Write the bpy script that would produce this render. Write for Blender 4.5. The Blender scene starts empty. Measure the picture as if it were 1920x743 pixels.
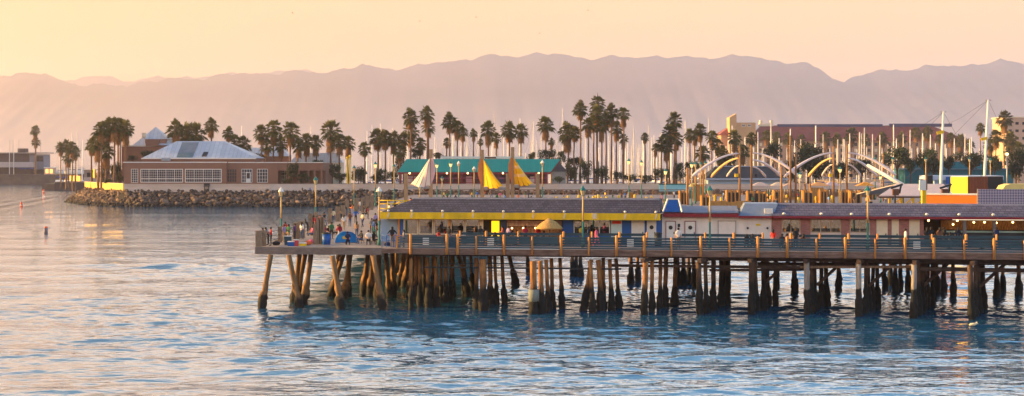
import bpy, bmesh, math, random
import numpy as np
from mathutils import Vector, Matrix
random.seed(11)
rng = np.random.default_rng(5)
SC = bpy.context.scene
COL = SC.collection
R = math.radians

# ------------------------------------------------------------------ measured camera
# photo 1920 x 743, focal 2640 px, level camera 13 m above the water, horizon at row 305
FPX, CX, HY, CH = 2640.0, 960.0, 305.0, 13.0
def wx(px, y): return (px - CX) / FPX * y              # world x of a photo column at distance y
def wh(py, y): return CH - (py - HY) / FPX * y         # height of a photo row at distance y
def pxof(x, y): return CX + FPX * x / y

# ------------------------------------------------------------------ pier frame (u along the front edge, v away, h up)
OX, OY = wx(1052, 123.0), 123.0
UX, UY = 0.9904, -0.1382
VX, VY = 0.1382, 0.9904
RZ = math.atan2(UY, UX)
def fw(u, v): return (OX + u * UX + v * VX, OY + u * UY + v * VY)
def fu(px, v):
    t = (px - CX) / FPX
    return (t * (OY + v * VY) - OX - v * VX) / (UX - t * UY)
def fh(py, u, v): return wh(py, fw(u, v)[1])
def frect(px0, py0, px1, py1, v):
    u0, u1 = fu(px0, v), fu(px1, v)
    um = (u0 + u1) / 2
    return u0, u1, fh(py1, um, v), fh(py0, um, v)
DECK = 5.35

def S(r, g, b):
    f = lambda c: (c / 255) / 12.92 if c / 255 <= .04045 else ((c / 255 + .055) / 1.055) ** 2.4
    return (f(r), f(g), f(b))

# ------------------------------------------------------------------ materials
MATS = {}
def nn(nt, typ, **kw):
    n = nt.nodes.new(typ)
    for k, v in kw.items(): setattr(n, k, v)
    return n
def mat(name, col, rough=.75, var=.18, scale=2.0, bump=0.0, metal=0.0, spec=.35, col2=None, stretch=(1, 1, 1),
        rnd=0.0, emit=0.0, trans=0.0, detail=4, bdist=.03):
    if name in MATS: return MATS[name]
    m = bpy.data.materials.new(name); m.use_nodes = True
    nt = m.node_tree; L = nt.links
    b = nt.nodes['Principled BSDF']
    b.inputs['Roughness'].default_value = rough
    b.inputs['Metallic'].default_value = metal
    b.inputs['Specular IOR Level'].default_value = spec
    tc = nn(nt, 'ShaderNodeTexCoord'); mp = nn(nt, 'ShaderNodeMapping')
    mp.inputs['Scale'].default_value = stretch
    L.new(tc.outputs['Object'], mp.inputs['Vector'])
    no = nn(nt, 'ShaderNodeTexNoise'); no.inputs['Scale'].default_value = scale; no.inputs['Detail'].default_value = detail
    no.inputs['Roughness'].default_value = .65
    L.new(mp.outputs['Vector'], no.inputs['Vector'])
    cr = nn(nt, 'ShaderNodeValToRGB')
    lo = tuple(c * (1 - var) for c in col) if col2 is None else col
    hi = tuple(min(1, c * (1 + var)) for c in col) if col2 is None else col2
    cr.color_ramp.elements[0].position = .3; cr.color_ramp.elements[1].position = .7
    cr.color_ramp.elements[0].color = (*lo, 1); cr.color_ramp.elements[1].color = (*hi, 1)
    L.new(no.outputs['Fac'], cr.inputs['Fac'])
    out = cr.outputs['Color']
    if rnd:
        oi = nn(nt, 'ShaderNodeObjectInfo')
        mr = nn(nt, 'ShaderNodeMapRange'); mr.inputs['To Min'].default_value = 1 - rnd; mr.inputs['To Max'].default_value = 1 + rnd
        L.new(oi.outputs['Random'], mr.inputs['Value'])
        hs = nn(nt, 'ShaderNodeHueSaturation'); L.new(mr.outputs['Result'], hs.inputs['Value'])
        L.new(out, hs.inputs['Color']); out = hs.outputs['Color']
    L.new(out, b.inputs['Base Color'])
    if bump:
        bp = nn(nt, 'ShaderNodeBump'); bp.inputs['Strength'].default_value = bump; bp.inputs['Distance'].default_value = bdist
        L.new(no.outputs['Fac'], bp.inputs['Height']); L.new(bp.outputs['Normal'], b.inputs['Normal'])
    if emit:
        L.new(out, b.inputs['Emission Color']); b.inputs['Emission Strength'].default_value = emit
    if trans:
        tr = nn(nt, 'ShaderNodeBsdfTranslucent'); L.new(out, tr.inputs['Color'])
        mx = nn(nt, 'ShaderNodeMixShader'); mx.inputs['Fac'].default_value = trans
        L.new(b.outputs['BSDF'], mx.inputs[1]); L.new(tr.outputs['BSDF'], mx.inputs[2])
        L.new(mx.outputs['Shader'], nt.nodes['Material Output'].inputs['Surface'])
    MATS[name] = m
    return m
def mat_brick(name, c1, c2, mortar, bw, bh, ms=.02, axes='XZ', rough=.8, offset=.5, var=.25, bump=.4):
    """brick / shingle / plank pattern laid in the object's own metres"""
    if name in MATS: return MATS[name]
    m = bpy.data.materials.new(name); m.use_nodes = True
    nt = m.node_tree; L = nt.links; b = nt.nodes['Principled BSDF']
    b.inputs['Roughness'].default_value = rough; b.inputs['Specular IOR Level'].default_value = .3
    tc = nn(nt, 'ShaderNodeTexCoord'); sp = nn(nt, 'ShaderNodeSeparateXYZ'); cb = nn(nt, 'ShaderNodeCombineXYZ')
    L.new(tc.outputs['Object'], sp.inputs['Vector'])
    L.new(sp.outputs[axes[0]], cb.inputs['X']); L.new(sp.outputs[axes[1]], cb.inputs['Y'])
    br = nn(nt, 'ShaderNodeTexBrick'); br.offset = offset
    br.inputs['Scale'].default_value = 1; br.inputs['Brick Width'].default_value = bw; br.inputs['Row Height'].default_value = bh
    br.inputs['Mortar Size'].default_value = ms; br.inputs['Mortar Smooth'].default_value = .2
    br.inputs['Color1'].default_value = (*c1, 1); br.inputs['Color2'].default_value = (*c2, 1); br.inputs['Mortar'].default_value = (*mortar, 1)
    L.new(cb.outputs['Vector'], br.inputs['Vector'])
    no = nn(nt, 'ShaderNodeTexNoise'); no.inputs['Scale'].default_value = .9; no.inputs['Detail'].default_value = 6
    L.new(tc.outputs['Object'], no.inputs['Vector'])
    mr = nn(nt, 'ShaderNodeMapRange'); mr.inputs['To Min'].default_value = 1 - var * 1.6; mr.inputs['To Max'].default_value = 1 + var * 1.6
    L.new(no.outputs['Fac'], mr.inputs['Value'])
    hs = nn(nt, 'ShaderNodeHueSaturation'); L.new(mr.outputs['Result'], hs.inputs['Value']); L.new(br.outputs['Color'], hs.inputs['Color'])
    L.new(hs.outputs['Color'], b.inputs['Base Color'])
    bp = nn(nt, 'ShaderNodeBump'); bp.inputs['Strength'].default_value = bump; bp.inputs['Distance'].default_value = .03; bp.invert = True
    L.new(br.outputs['Fac'], bp.inputs['Height']); L.new(bp.outputs['Normal'], b.inputs['Normal'])
    MATS[name] = m
    return m
def mat_tide(name, col, col2, low, dark=2.2, soft=.5, scale=2.5):
    """pile: weathered above, black mussel growth below the tide mark (stays where the tide left it)"""
    if name in MATS: return MATS[name]
    m = mat(name, col, .85, 0, scale, .5, col2=col2, stretch=(2, 2, .35), bdist=.05)
    nt = m.node_tree; L = nt.links; b = nt.nodes['Principled BSDF']
    old = b.inputs['Base Color'].links[0].from_socket
    ge = nn(nt, 'ShaderNodeNewGeometry'); sp = nn(nt, 'ShaderNodeSeparateXYZ'); L.new(ge.outputs['Position'], sp.inputs['Vector'])
    n2 = nn(nt, 'ShaderNodeTexNoise'); n2.inputs['Scale'].default_value = 1.3; L.new(ge.outputs['Position'], n2.inputs['Vector'])
    ad = nn(nt, 'ShaderNodeMath', operation='MULTIPLY_ADD'); ad.inputs[1].default_value = 1.6
    L.new(n2.outputs['Fac'], ad.inputs[0]); L.new(sp.outputs['Z'], ad.inputs[2])
    mr = nn(nt, 'ShaderNodeMapRange'); mr.inputs['From Min'].default_value = dark + .8 - soft; mr.inputs['From Max'].default_value = dark + .8 + soft
    L.new(ad.outputs[0], mr.inputs['Value'])
    mx = nn(nt, 'ShaderNodeMix', data_type='RGBA')
    mx.inputs['A'].default_value = (*low, 1)
    L.new(mr.outputs['Result'], mx.inputs['Factor']); L.new(old, mx.inputs['B'])
    L.new(mx.outputs['Result'], b.inputs['Base Color'])
    return m
def mat_glass(name, tint, mixf=.45):
    if name in MATS: return MATS[name]
    m = bpy.data.materials.new(name); m.use_nodes = True
    nt = m.node_tree; L = nt.links
    nt.nodes.remove(nt.nodes['Principled BSDF'])
    gl = nn(nt, 'ShaderNodeBsdfGlossy'); gl.inputs['Roughness'].default_value = .03; gl.inputs['Color'].default_value = (.9, .9, .9, 1)
    tr = nn(nt, 'ShaderNodeBsdfTransparent'); tr.inputs['Color'].default_value = (*tint, 1)
    mx = nn(nt, 'ShaderNodeMixShader'); mx.inputs['Fac'].default_value = mixf
    L.new(tr.outputs[0], mx.inputs[1]); L.new(gl.outputs[0], mx.inputs[2])
    L.new(mx.outputs[0], nt.nodes['Material Output'].inputs['Surface'])
    MATS[name] = m
    return m

# ------------------------------------------------------------------ mesh builder
class MB:
    def __init__(s): s.v = []; s.f = []; s.mi = []; s.sm = []
    def add(s, vs, fs, mi=0, sm=False):
        o = len(s.v); s.v.extend([tuple(v) for v in vs])
        for f in fs: s.f.append(tuple(i + o for i in f)); s.mi.append(mi); s.sm.append(sm)
        return s
    def box(s, x0, x1, y0, y1, z0, z1, mi=0):
        vs = [(x, y, z) for z in (z0, z1) for y in (y0, y1) for x in (x0, x1)]
        return s.add(vs, [(0, 2, 3, 1), (4, 5, 7, 6), (0, 1, 5, 4), (2, 6, 7, 3), (0, 4, 6, 2), (1, 3, 7, 5)], mi)
    def bar(s, a, b, w, h, mi=0, up=(0, 0, 1)):
        a = Vector(a); b = Vector(b); d = (b - a).normalized(); up = Vector(up)
        if abs(d.dot(up)) > .98: up = Vector((1, 0, 0))
        r = d.cross(up).normalized() * w / 2; t = r.cross(d).normalized() * h / 2
        vs = [a - r - t, a + r - t, a + r + t, a - r + t, b - r - t, b + r - t, b + r + t, b - r + t]
        return s.add(vs, [(0, 1, 2, 3), (7, 6, 5, 4), (0, 4, 5, 1), (1, 5, 6, 2), (2, 6, 7, 3), (3, 7, 4, 0)], mi)
    def tube(s, pts, rad, n=8, mi=0, sm=True, cap=True, ref=None):
        pts = [Vector(p) for p in pts]
        if not isinstance(rad, (list, tuple)): rad = [rad] * len(pts)
        vs = []; N = len(pts)
        for i, p in enumerate(pts):
            d = (pts[min(i + 1, N - 1)] - pts[max(i - 1, 0)]).normalized()
            up = Vector(ref) if ref else (Vector((0, 0, 1)) if abs(d.z) < .9 else Vector((0, 1, 0)))
            x = d.cross(up).normalized(); y = x.cross(d).normalized()
            for k in range(n):
                a = 2 * math.pi * k / n
                vs.append(p + (x * math.cos(a) + y * math.sin(a)) * rad[i])
        fs = []
        for i in range(N - 1):
            for k in range(n):
                k2 = (k + 1) % n
                fs.append((i * n + k, i * n + k2, (i + 1) * n + k2, (i + 1) * n + k))
        s.add(vs, fs, mi, sm)
        if cap:
            o = len(s.v) - N * n
            s.f.append(tuple(o + k for k in range(n))[::-1]); s.mi.append(mi); s.sm.append(False)
            s.f.append(tuple(o + (N - 1) * n + k for k in range(n))); s.mi.append(mi); s.sm.append(False)
        return s
    def prism(s, poly, z0, z1, mi=0):
        n = len(poly)
        vs = [(x, y, z0) for x, y in poly] + [(x, y, z1) for x, y in poly]
        fs = [tuple(range(n))[::-1], tuple(range(n, 2 * n))] + [(i, (i + 1) % n, n + (i + 1) % n, n + i) for i in range(n)]
        return s.add(vs, fs, mi)
    def slab(s, poly3, t, mi=0):
        """a thick panel: outline in 3-D pushed down by t"""
        n = len(poly3); vs = [tuple(p) for p in poly3] + [(p[0], p[1], p[2] - t) for p in poly3]
        fs = [tuple(range(n)), tuple(range(n, 2 * n))[::-1]] + [((i + 1) % n, i, n + i, n + (i + 1) % n) for i in range(n)]
        return s.add(vs, fs, mi)
    def frustum(s, b, t, z0, z1, mi=0):
        """b, t = (x0,x1,y0,y1)"""
        vs = [(b[0], b[2], z0), (b[1], b[2], z0), (b[1], b[3], z0), (b[0], b[3], z0), (t[0], t[2], z1), (t[1], t[2], z1), (t[1], t[3], z1), (t[0], t[3], z1)]
        return s.add(vs, [(3, 2, 1, 0), (4, 5, 6, 7), (0, 1, 5, 4), (1, 2, 6, 5), (2, 3, 7, 6), (3, 0, 4, 7)], mi)
    def ball(s, c, r, n=8, m=5, mi=0, sz=1.0):
        vs = [(c[0], c[1], c[2] - r * sz)]
        for j in range(1, m):
            a = -math.pi / 2 + math.pi * j / m
            for k in range(n):
                t = 2 * math.pi * k / n
                vs.append((c[0] + r * math.cos(a) * math.cos(t), c[1] + r * math.cos(a) * math.sin(t), c[2] + r * sz * math.sin(a)))
        vs.append((c[0], c[1], c[2] + r * sz)); e = len(vs) - 1
        fs = [(0, 1 + (k + 1) % n, 1 + k) for k in range(n)]
        for j in range(m - 2):
            for k in range(n):
                k2 = (k + 1) % n
                fs.append((1 + j * n + k, 1 + j * n + k2, 1 + (j + 1) * n + k2, 1 + (j + 1) * n + k))
        o = 1 + (m - 2) * n
        fs += [(o + k, o + (k + 1) % n, e) for k in range(n)]
        return s.add(vs, fs, mi, True)
    def mesh(s, name, mats, off=(0, 0, 0)):
        me = bpy.data.meshes.new(name)
        v = [(a - off[0], b - off[1], c - off[2]) for a, b, c in s.v]
        me.from_pydata(v, [], s.f)
        if not isinstance(mats, (list, tuple)): mats = [mats]
        for m in mats: me.materials.append(m)
        me.polygons.foreach_set('material_index', s.mi)
        me.polygons.foreach_set('use_smooth', s.sm)
        me.update()
        return me

OFF = {}
def thing(name, label, cat, loc, rz=0.0, group=None, frame=False):
    """an Empty at the thing's base; frame=True means loc and every part are given in the pier's u, v, h"""
    o = bpy.data.objects.new(name, None); COL.objects.link(o); o.empty_display_size = .3
    if frame:
        x, y = fw(loc[0], loc[1]); o.location = (x, y, loc[2]); o.rotation_euler = (0, 0, RZ)
    else:
        o.location = loc; o.rotation_euler = (0, 0, rz)
    o['label'] = label; o['category'] = cat
    if group: o['group'] = group
    OFF[o.name] = tuple(loc)
    return o
def part(mb, name, mats, parent, label=None, local=False):
    """one mesh of its own under its thing; vertices share the frame the thing was placed in (or are local)"""
    off = (0, 0, 0) if local else OFF[parent.name]
    o = bpy.data.objects.new(name, mb.mesh(name, mats, off)); COL.objects.link(o); o.parent = parent
    OFF[o.name] = off
    if label: o['label'] = label
    return o
def solo(mb, name, mats, label, cat, loc=(0, 0, 0), rz=0, group=None, frame=False, local=False):
    """a thing that is one mesh"""
    o = bpy.data.objects.new(name, mb.mesh(name, mats, (0, 0, 0) if local else loc)); COL.objects.link(o)
    if frame:
        x, y = fw(loc[0], loc[1]); o.location = (x, y, loc[2]); o.rotation_euler = (0, 0, RZ)
    else:
        o.location = loc; o.rotation_euler = (0, 0, rz)
    o['label'] = label; o['category'] = cat
    if group: o['group'] = group
    OFF[o.name] = tuple(loc)
    return o
def struct(mb, name, mats, kind='structure'):
    o = bpy.data.objects.new(name, mb.mesh(name, mats)); COL.objects.link(o); o['kind'] = kind
    return o
def copy_tree(o, parent=None):
    c = o.copy(); COL.objects.link(c)
    if parent: c.parent = parent
    for ch in o.children: copy_tree(ch, c)
    return c
AUTO = []
def auto(o, base, scope=''):
    """label to be completed with its order from the left among its look-alikes, once everything stands"""
    AUTO.append((o, base, scope)); return o

# ------------------------------------------------------------------ camera, sun, sky
cam = bpy.data.cameras.new('camera'); camo = bpy.data.objects.new('camera', cam); COL.objects.link(camo)
camo.location = (0, 0, CH); camo.rotation_euler = (R(90), 0, 0)
cam.sensor_width = 36; cam.lens = 36 * FPX / 1920
cam.shift_y = -(371.5 - HY) / 1920
cam.clip_start = .5; cam.clip_end = 60000
SC.camera = camo

SUN = Vector((-.985, .140, .20)).normalized()          # towards the sun: low, off to the left
sl = bpy.data.lights.new('sun', 'SUN'); sl.energy = 5.0; sl.color = (1.0, .62, .20); sl.angle = R(.5)
so = bpy.data.objects.new('sun', sl); COL.objects.link(so)
so.rotation_euler = SUN.to_track_quat('Z', 'Y').to_euler(); so.location = (-60, 60, 60)

w = bpy.data.worlds.new('World'); SC.world = w; w.use_nodes = True
nt = w.node_tree; L = nt.links
bg = nt.nodes['Background']; bg.inputs['Strength'].default_value = 1.0
tc = nn(nt, 'ShaderNodeTexCoord'); sp = nn(nt, 'ShaderNodeSeparateXYZ'); L.new(tc.outputs['Generated'], sp.inputs['Vector'])
cr = nn(nt, 'ShaderNodeValToRGB'); L.new(sp.outputs['Z'], cr.inputs['Fac'])
K = .33
STOPS = [(0.0, (.86, .38, .22)), (.03, (.88, .42, .18)), (.065, (.90, .48, .12)), (.115, (.92, .58, .18)),
         (.17, (2.2, 1.88, 1.46)), (.27, (2.1, 2.04, 2.0)), (.385, (.34, .80, 1.25)), (1.0, (.07, .23, .56))]
STOPS = [(p, tuple(c * K for c in q)) for p, q in STOPS]
el = cr.color_ramp.elements
while len(el) < len(STOPS): el.new(.5)
for e, (p, c) in zip(el, STOPS): e.position = p; e.color = (*c, 1)
# warmer and stronger towards the sun
dt = nn(nt, 'ShaderNodeVectorMath', operation='DOT_PRODUCT'); dt.inputs[1].default_value = SUN
L.new(tc.outputs['Generated'], dt.inputs[0])
mr = nn(nt, 'ShaderNodeMapRange'); mr.inputs['From Min'].default_value = -.2; mr.inputs['From Max'].default_value = 1
mr.inputs['To Min'].default_value = 0; mr.inputs['To Max'].default_value = 1
L.new(dt.outputs['Value'], mr.inputs['Value'])
pw = nn(nt, 'ShaderNodeMath', operation='POWER'); pw.inputs[1].default_value = 1.6; L.new(mr.outputs['Result'], pw.inputs[0])
mx = nn(nt, 'ShaderNodeMix', data_type='RGBA', blend_type='MIX'); L.new(pw.outputs[0], mx.inputs['Factor'])
ml = nn(nt, 'ShaderNodeMix', data_type='RGBA', blend_type='MULTIPLY'); ml.inputs['Factor'].default_value = 1
ml.inputs['B'].default_value = (.82, .42, .11, 1); L.new(cr.outputs['Color'], ml.inputs['A'])
L.new(cr.outputs['Color'], mx.inputs['A']); L.new(ml.outputs['Result'], mx.inputs['B'])
sky = nn(nt, 'ShaderNodeTexSky', sky_type='NISHITA'); sky.sun_disc = False
sky.sun_elevation = math.asin(SUN.z); sky.sun_rotation = math.atan2(SUN.x, SUN.y)
sky.altitude = 10; sky.dust_density = 3
sc_ = nn(nt, 'ShaderNodeVectorMath', operation='SCALE'); sc_.inputs['Scale'].default_value = .012; L.new(sky.outputs['Color'], sc_.inputs[0])
ad = nn(nt, 'ShaderNodeVectorMath', operation='ADD'); L.new(mx.outputs['Result'], ad.inputs[0]); L.new(sc_.outputs['Vector'], ad.inputs[1])
L.new(ad.outputs['Vector'], bg.inputs['Color'])

vs = SC.view_settings; SC.display_settings.display_device = 'sRGB'
vs.view_transform = 'Standard'; vs.look = 'None'; vs.exposure = 1.72; vs.gamma = 1; vs.use_curve_mapping = False
SC.render.engine = 'CYCLES'
cy = SC.cycles; cy.use_denoising = True; cy.max_bounces = 6; cy.diffuse_bounces = 3; cy.glossy_bounces = 3
cy.transparent_max_bounces = 12; cy.volume_bounces = 3; cy.caustics_reflective = False; cy.caustics_refractive = False
# ------------------------------------------------------------------ mountains, haze
RIDGE = [(-560,140),(-200,132),(0,140),(30,137),(75,138),(120,152),(175,161),(235,161),(262,153),(340,149),(420,141),(500,137),(600,135),
 (660,127),(680,123),(700,127),(770,127),(830,116),(900,107),(960,104),(1000,101),(1040,103),(1100,108),(1180,108),(1220,104),
 (1280,110),(1340,106),(1400,106),(1440,111),(1500,119),(1535,129),(1560,144),(1583,153),(1610,142),(1650,134),(1700,128),(1760,125),(1830,120),(1880,116),(1920,118),(2050,112),(2300,122),(2500,130)]
RIDGE0 = [(-300,150),(60,160),(130,150),(175,143),(215,147),(250,150),(330,145),(420,141),(560,133),(660,134),(900,130)]
def ridge_mesh(name, ridge, yr, depth, seed, m):
    r = np.random.default_rng(seed)
    xs = np.array([p[0] for p in ridge], float); ys = np.array([p[1] for p in ridge], float)
    cols = np.arange(xs[0], xs[-1], 7.0); N = 26
    ph = r.uniform(0, 6.28, 24)
    def fn(t): return sum(np.sin(t * f + ph[i]) / f ** .8 for i, f in enumerate([.021, .034, .055, .09, .14, .22, .35, .55]))
    mb = MB(); vs = []
    jit = fn(cols * 2.5) * .12
    top = np.interp(cols, xs, ys) + jit
    def smooth(a, s):
        if s < 1: return a
        k = np.exp(-.5 * (np.arange(-3 * s, 3 * s + 1) / s) ** 2); k /= k.sum()
        return np.convolve(np.pad(a, 3 * s, mode='edge'), k, mode='valid')
    for i in range(N):
        t = i / (N - 1)
        st = smooth(top, int(1 + t * 26)) if i else top
        for j, c in enumerate(cols):
            y = yr - depth * t
            hr = wh(st[j], yr)
            rough = .010 * (math.sin(c * .06 + t * 9 + ph[9]) * math.sin(c * .023 - t * 14 + ph[10]) + .6 * math.sin(c * .14 - t * 21) * math.sin(c * .09 + t * 17 + ph[11]))
            k = (1 - t) ** 1.15 + rough * math.sin(math.pi * t)
            vs.append((wx(c, yr), y, max(hr * k, -6) if t < 1 else -6))
    nc = len(cols); fs = []
    for i in range(N - 1):
        for j in range(nc - 1):
            fs.append((i * nc + j, (i + 1) * nc + j, (i + 1) * nc + j + 1, i * nc + j + 1))
    mb.add(vs, fs, 0, True)
    return struct(mb, name, m)
def mat_mountain():
    m = mat('dry hillside', S(58, 54, 62), 1, 0, .004, 0, spec=0, col2=S(86, 76, 78), detail=8)
    nt = m.node_tree; L = nt.links; b = nt.nodes['Principled BSDF']
    old = b.inputs['Base Color'].links[0].from_socket
    ge = nn(nt, 'ShaderNodeNewGeometry'); sp = nn(nt, 'ShaderNodeSeparateXYZ'); L.new(ge.outputs['Position'], sp.inputs['Vector'])
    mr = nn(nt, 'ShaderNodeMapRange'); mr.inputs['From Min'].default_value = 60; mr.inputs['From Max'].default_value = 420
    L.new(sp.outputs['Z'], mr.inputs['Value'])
    mx = nn(nt, 'ShaderNodeMix', data_type='RGBA'); mx.inputs['A'].default_value = (.36, .29, .27, 1)   # paler foot: haze painted into the hill colour
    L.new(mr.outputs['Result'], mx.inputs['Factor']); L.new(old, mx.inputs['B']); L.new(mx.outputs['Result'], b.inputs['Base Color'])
    return m
mm = mat_mountain()
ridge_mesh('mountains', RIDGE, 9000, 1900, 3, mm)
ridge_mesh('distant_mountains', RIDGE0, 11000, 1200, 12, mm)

hz = MB().box(-5600, 5600, -400, 11600, -7, 790)
hm = bpy.data.materials.new('haze'); hm.use_nodes = True
nt = hm.node_tree; nt.nodes.remove(nt.nodes['Principled BSDF'])
pv = nn(nt, 'ShaderNodeVolumePrincipled'); pv.inputs['Color'].default_value = (.97, .87, .93, 1); pv.inputs['Density'].default_value = 1.0e-4
pv.inputs['Anisotropy'].default_value = .75
nt.links.new(pv.outputs[0], nt.nodes['Material Output'].inputs['Volume'])
struct(hz, 'haze', hm, 'stuff')

# ------------------------------------------------------------------ water
def graded(a, b, step, lo, hi, grow):
    c = list(np.arange(a, b + step / 2, step)); s = step; up = [c[-1]]
    while up[-1] < hi: s *= grow; up.append(up[-1] + s)
    s = step; dn = [c[0]]
    while dn[-1] > lo: s *= grow; dn.append(dn[-1] - s)
    return np.array(dn[::-1][:-1] + c + up[1:])
X = graded(-40, 46, .26, -5500, 5500, 1.09); Y = graded(68, 175, .25, -390, 11500, 1.055)
XX, YY = np.meshgrid(X, Y); H = np.zeros_like(XX)
dX = np.gradient(X)[None, :]; dY = np.gradient(Y)[:, None]; DD = np.maximum(dX * .6, dY)
amp_mod = .75 + .45 * (np.sin(XX * .07 + 1.3 * np.sin(YY * .05)) * np.sin(YY * .09 + 2 + np.sin(XX * .045)))
for k in range(90):
    lam = math.exp(rng.uniform(math.log(.75), math.log(6.0)))
    th = R(90 + rng.normal(4, 24)); kk = 2 * math.pi / lam
    a = .0034 * lam ** .85 * (1.0 if lam < 4.5 else .8)
    fade = np.clip((lam / DD - 2.2) / 2.0, 0, 1)
    H += a * fade * np.sin(kk * (math.cos(th) * XX + math.sin(th) * YY) + rng.uniform(0, 6.28))
H = H * np.clip(amp_mod, .3, 1.4)
H += .16 * np.clip((40 / DD - 3) / 3, 0, 1) * np.sin(2 * math.pi / 14 * (.12 * XX + .99 * YY) + .8 * np.sin(XX * .05)) * .55
mb = MB(); ny, nx = XX.shape
V = np.stack([XX, YY, H], -1).reshape(-1, 3)
idx = np.arange(ny * nx).reshape(ny, nx)
F = np.stack([idx[:-1, :-1], idx[:-1, 1:], idx[1:, 1:], idx[1:, :-1]], -1).reshape(-1, 4)
me = bpy.data.meshes.new('water')
me.vertices.add(len(V)); me.vertices.foreach_set('co', V.ravel())
me.loops.add(F.size); me.loops.foreach_set('vertex_index', F.ravel())
me.polygons.add(len(F)); me.polygons.foreach_set('loop_start', np.arange(len(F)) * 4); me.polygons.foreach_set('use_smooth', np.ones(len(F), bool))
me.update(); me.validate()
wm = bpy.data.materials.new('sea water'); wm.use_nodes = True
nt = wm.node_tree; L = nt.links; b = nt.nodes['Principled BSDF']
b.inputs['Base Color'].default_value = (.012, .085, .165, 1); b.inputs['Roughness'].default_value = .03; b.inputs['IOR'].default_value = 3.2
b.inputs['Specular IOR Level'].default_value = .6
ge = nn(nt, 'ShaderNodeNewGeometry')
def wnoise(sx, sy, sc, det):
    mp = nn(nt, 'ShaderNodeMapping'); mp.inputs['Scale'].default_value = (sx, sy, 1); L.new(ge.outputs['Position'], mp.inputs['Vector'])
    n = nn(nt, 'ShaderNodeTexNoise'); n.inputs['Scale'].default_value = sc; n.inputs['Detail'].default_value = det; n.inputs['Roughness'].default_value = .55
    L.new(mp.outputs['Vector'], n.inputs['Vector']); return n.outputs['Fac']
b1 = nn(nt, 'ShaderNodeBump'); b1.inputs['Strength'].default_value = 1; b1.inputs['Distance'].default_value = .21
pm = nn(nt, 'ShaderNodeMapRange'); pm.inputs['From Min'].default_value = .35; pm.inputs['From Max'].default_value = .65; pm.inputs['To Min'].default_value = .55; pm.inputs['To Max'].default_value = 1.35
L.new(wnoise(.35, 1, .035, 3), pm.inputs['Value'])                    # wind patches: rougher and calmer water
hm1 = nn(nt, 'ShaderNodeMath', operation='MULTIPLY'); L.new(wnoise(.45, 1, .55, 3), hm1.inputs[0]); L.new(pm.outputs['Result'], hm1.inputs[1])
# wake of a boat that has passed into the harbour: two low ridges on the water
wd = nn(nt, 'ShaderNodeVectorMath', operation='SUBTRACT'); wd.inputs[1].default_value = (-146, 394, 0); L.new(ge.outputs['Position'], wd.inputs[0])
wdot = nn(nt, 'ShaderNodeVectorMath', operation='DOT_PRODUCT'); wdot.inputs[1].default_value = (.982, .189, 0); L.new(wd.outputs['Vector'], wdot.inputs[0])
wal = nn(nt, 'ShaderNodeVectorMath', operation='DOT_PRODUCT'); wal.inputs[1].default_value = (-.189, .982, 0); L.new(wd.outputs['Vector'], wal.inputs[0])
wsn = nn(nt, 'ShaderNodeMath', operation='SINE'); wml = nn(nt, 'ShaderNodeMath', operation='MULTIPLY'); wml.inputs[1].default_value = .8; L.new(wdot.outputs['Value'], wml.inputs[0]); L.new(wml.outputs[0], wsn.inputs[0])
wab = nn(nt, 'ShaderNodeMath', operation='ABSOLUTE'); L.new(wdot.outputs['Value'], wab.inputs[0])
wg = nn(nt, 'ShaderNodeMapRange'); wg.inputs['From Min'].default_value = 13; wg.inputs['From Max'].default_value = 3; L.new(wab.outputs[0], wg.inputs['Value'])
wa2 = nn(nt, 'ShaderNodeMapRange'); wa2.inputs['From Min'].default_value = 260; wa2.inputs['From Max'].default_value = 120; L.new(wal.outputs['Value'], wa2.inputs['Value'])
wm1 = nn(nt, 'ShaderNodeMath', operation='MULTIPLY'); L.new(wsn.outputs[0], wm1.inputs[0]); L.new(wg.outputs['Result'], wm1.inputs[1])
wm2 = nn(nt, 'ShaderNodeMath', operation='MULTIPLY'); L.new(wm1.outputs[0], wm2.inputs[0]); L.new(wa2.outputs['Result'], wm2.inputs[1])
wm3 = nn(nt, 'ShaderNodeMath', operation='MULTIPLY_ADD'); wm3.inputs[1].default_value = .9; L.new(wm2.outputs[0], wm3.inputs[0]); L.new(hm1.outputs[0], wm3.inputs[2])
L.new(wm3.outputs[0], b1.inputs['Height'])
b2 = nn(nt, 'ShaderNodeBump'); b2.inputs['Strength'].default_value = 1; b2.inputs['Distance'].default_value = .05
L.new(wnoise(.5, 1, 1.7, 3), b2.inputs['Height']); L.new(b1.outputs['Normal'], b2.inputs['Normal'])
L.new(b2.outputs['Normal'], b.inputs['Normal'])
me.materials.append(wm)
wo = bpy.data.objects.new('water', me); COL.objects.link(wo); wo['kind'] = 'structure'
# ------------------------------------------------------------------ shared materials
M_TIMBER = mat('weathered timber', S(92, 66, 50), .85, 0, 3, .5, col2=S(150, 112, 84), stretch=(3, 3, .5))
M_POST = mat('oiled timber post', S(186, 116, 58), .8, 0, 4, .4, col2=S(222, 158, 88), stretch=(3, 3, .6), rnd=.12)
M_BEAM = mat('dark creosoted beam', S(52, 38, 34), .9, 0, 2, .5, col2=S(96, 74, 64), stretch=(.6, 3, 3))
M_FASCIA = mat('rim plank', S(92, 66, 58), .85, 0, 1.6, .4, col2=S(140, 112, 100), stretch=(.5, 2, 4))
M_CONC = mat('pier concrete', S(120, 106, 100), .9, 0, 1.5, .3, col2=S(158, 142, 134))
M_DECK = mat_brick('deck planks', S(110, 100, 102), S(140, 128, 128), S(60, 55, 56), 4.0, .3, .012, 'XY')
M_TEAL = mat('teal board paint', S(32, 56, 70), .6, 0, 1.2, .15, col2=S(54, 84, 96), stretch=(.4, 2, 3), rnd=.08)
M_TEALP = mat('teal enamel', S(30, 104, 104), .45, .15, 2)
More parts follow.
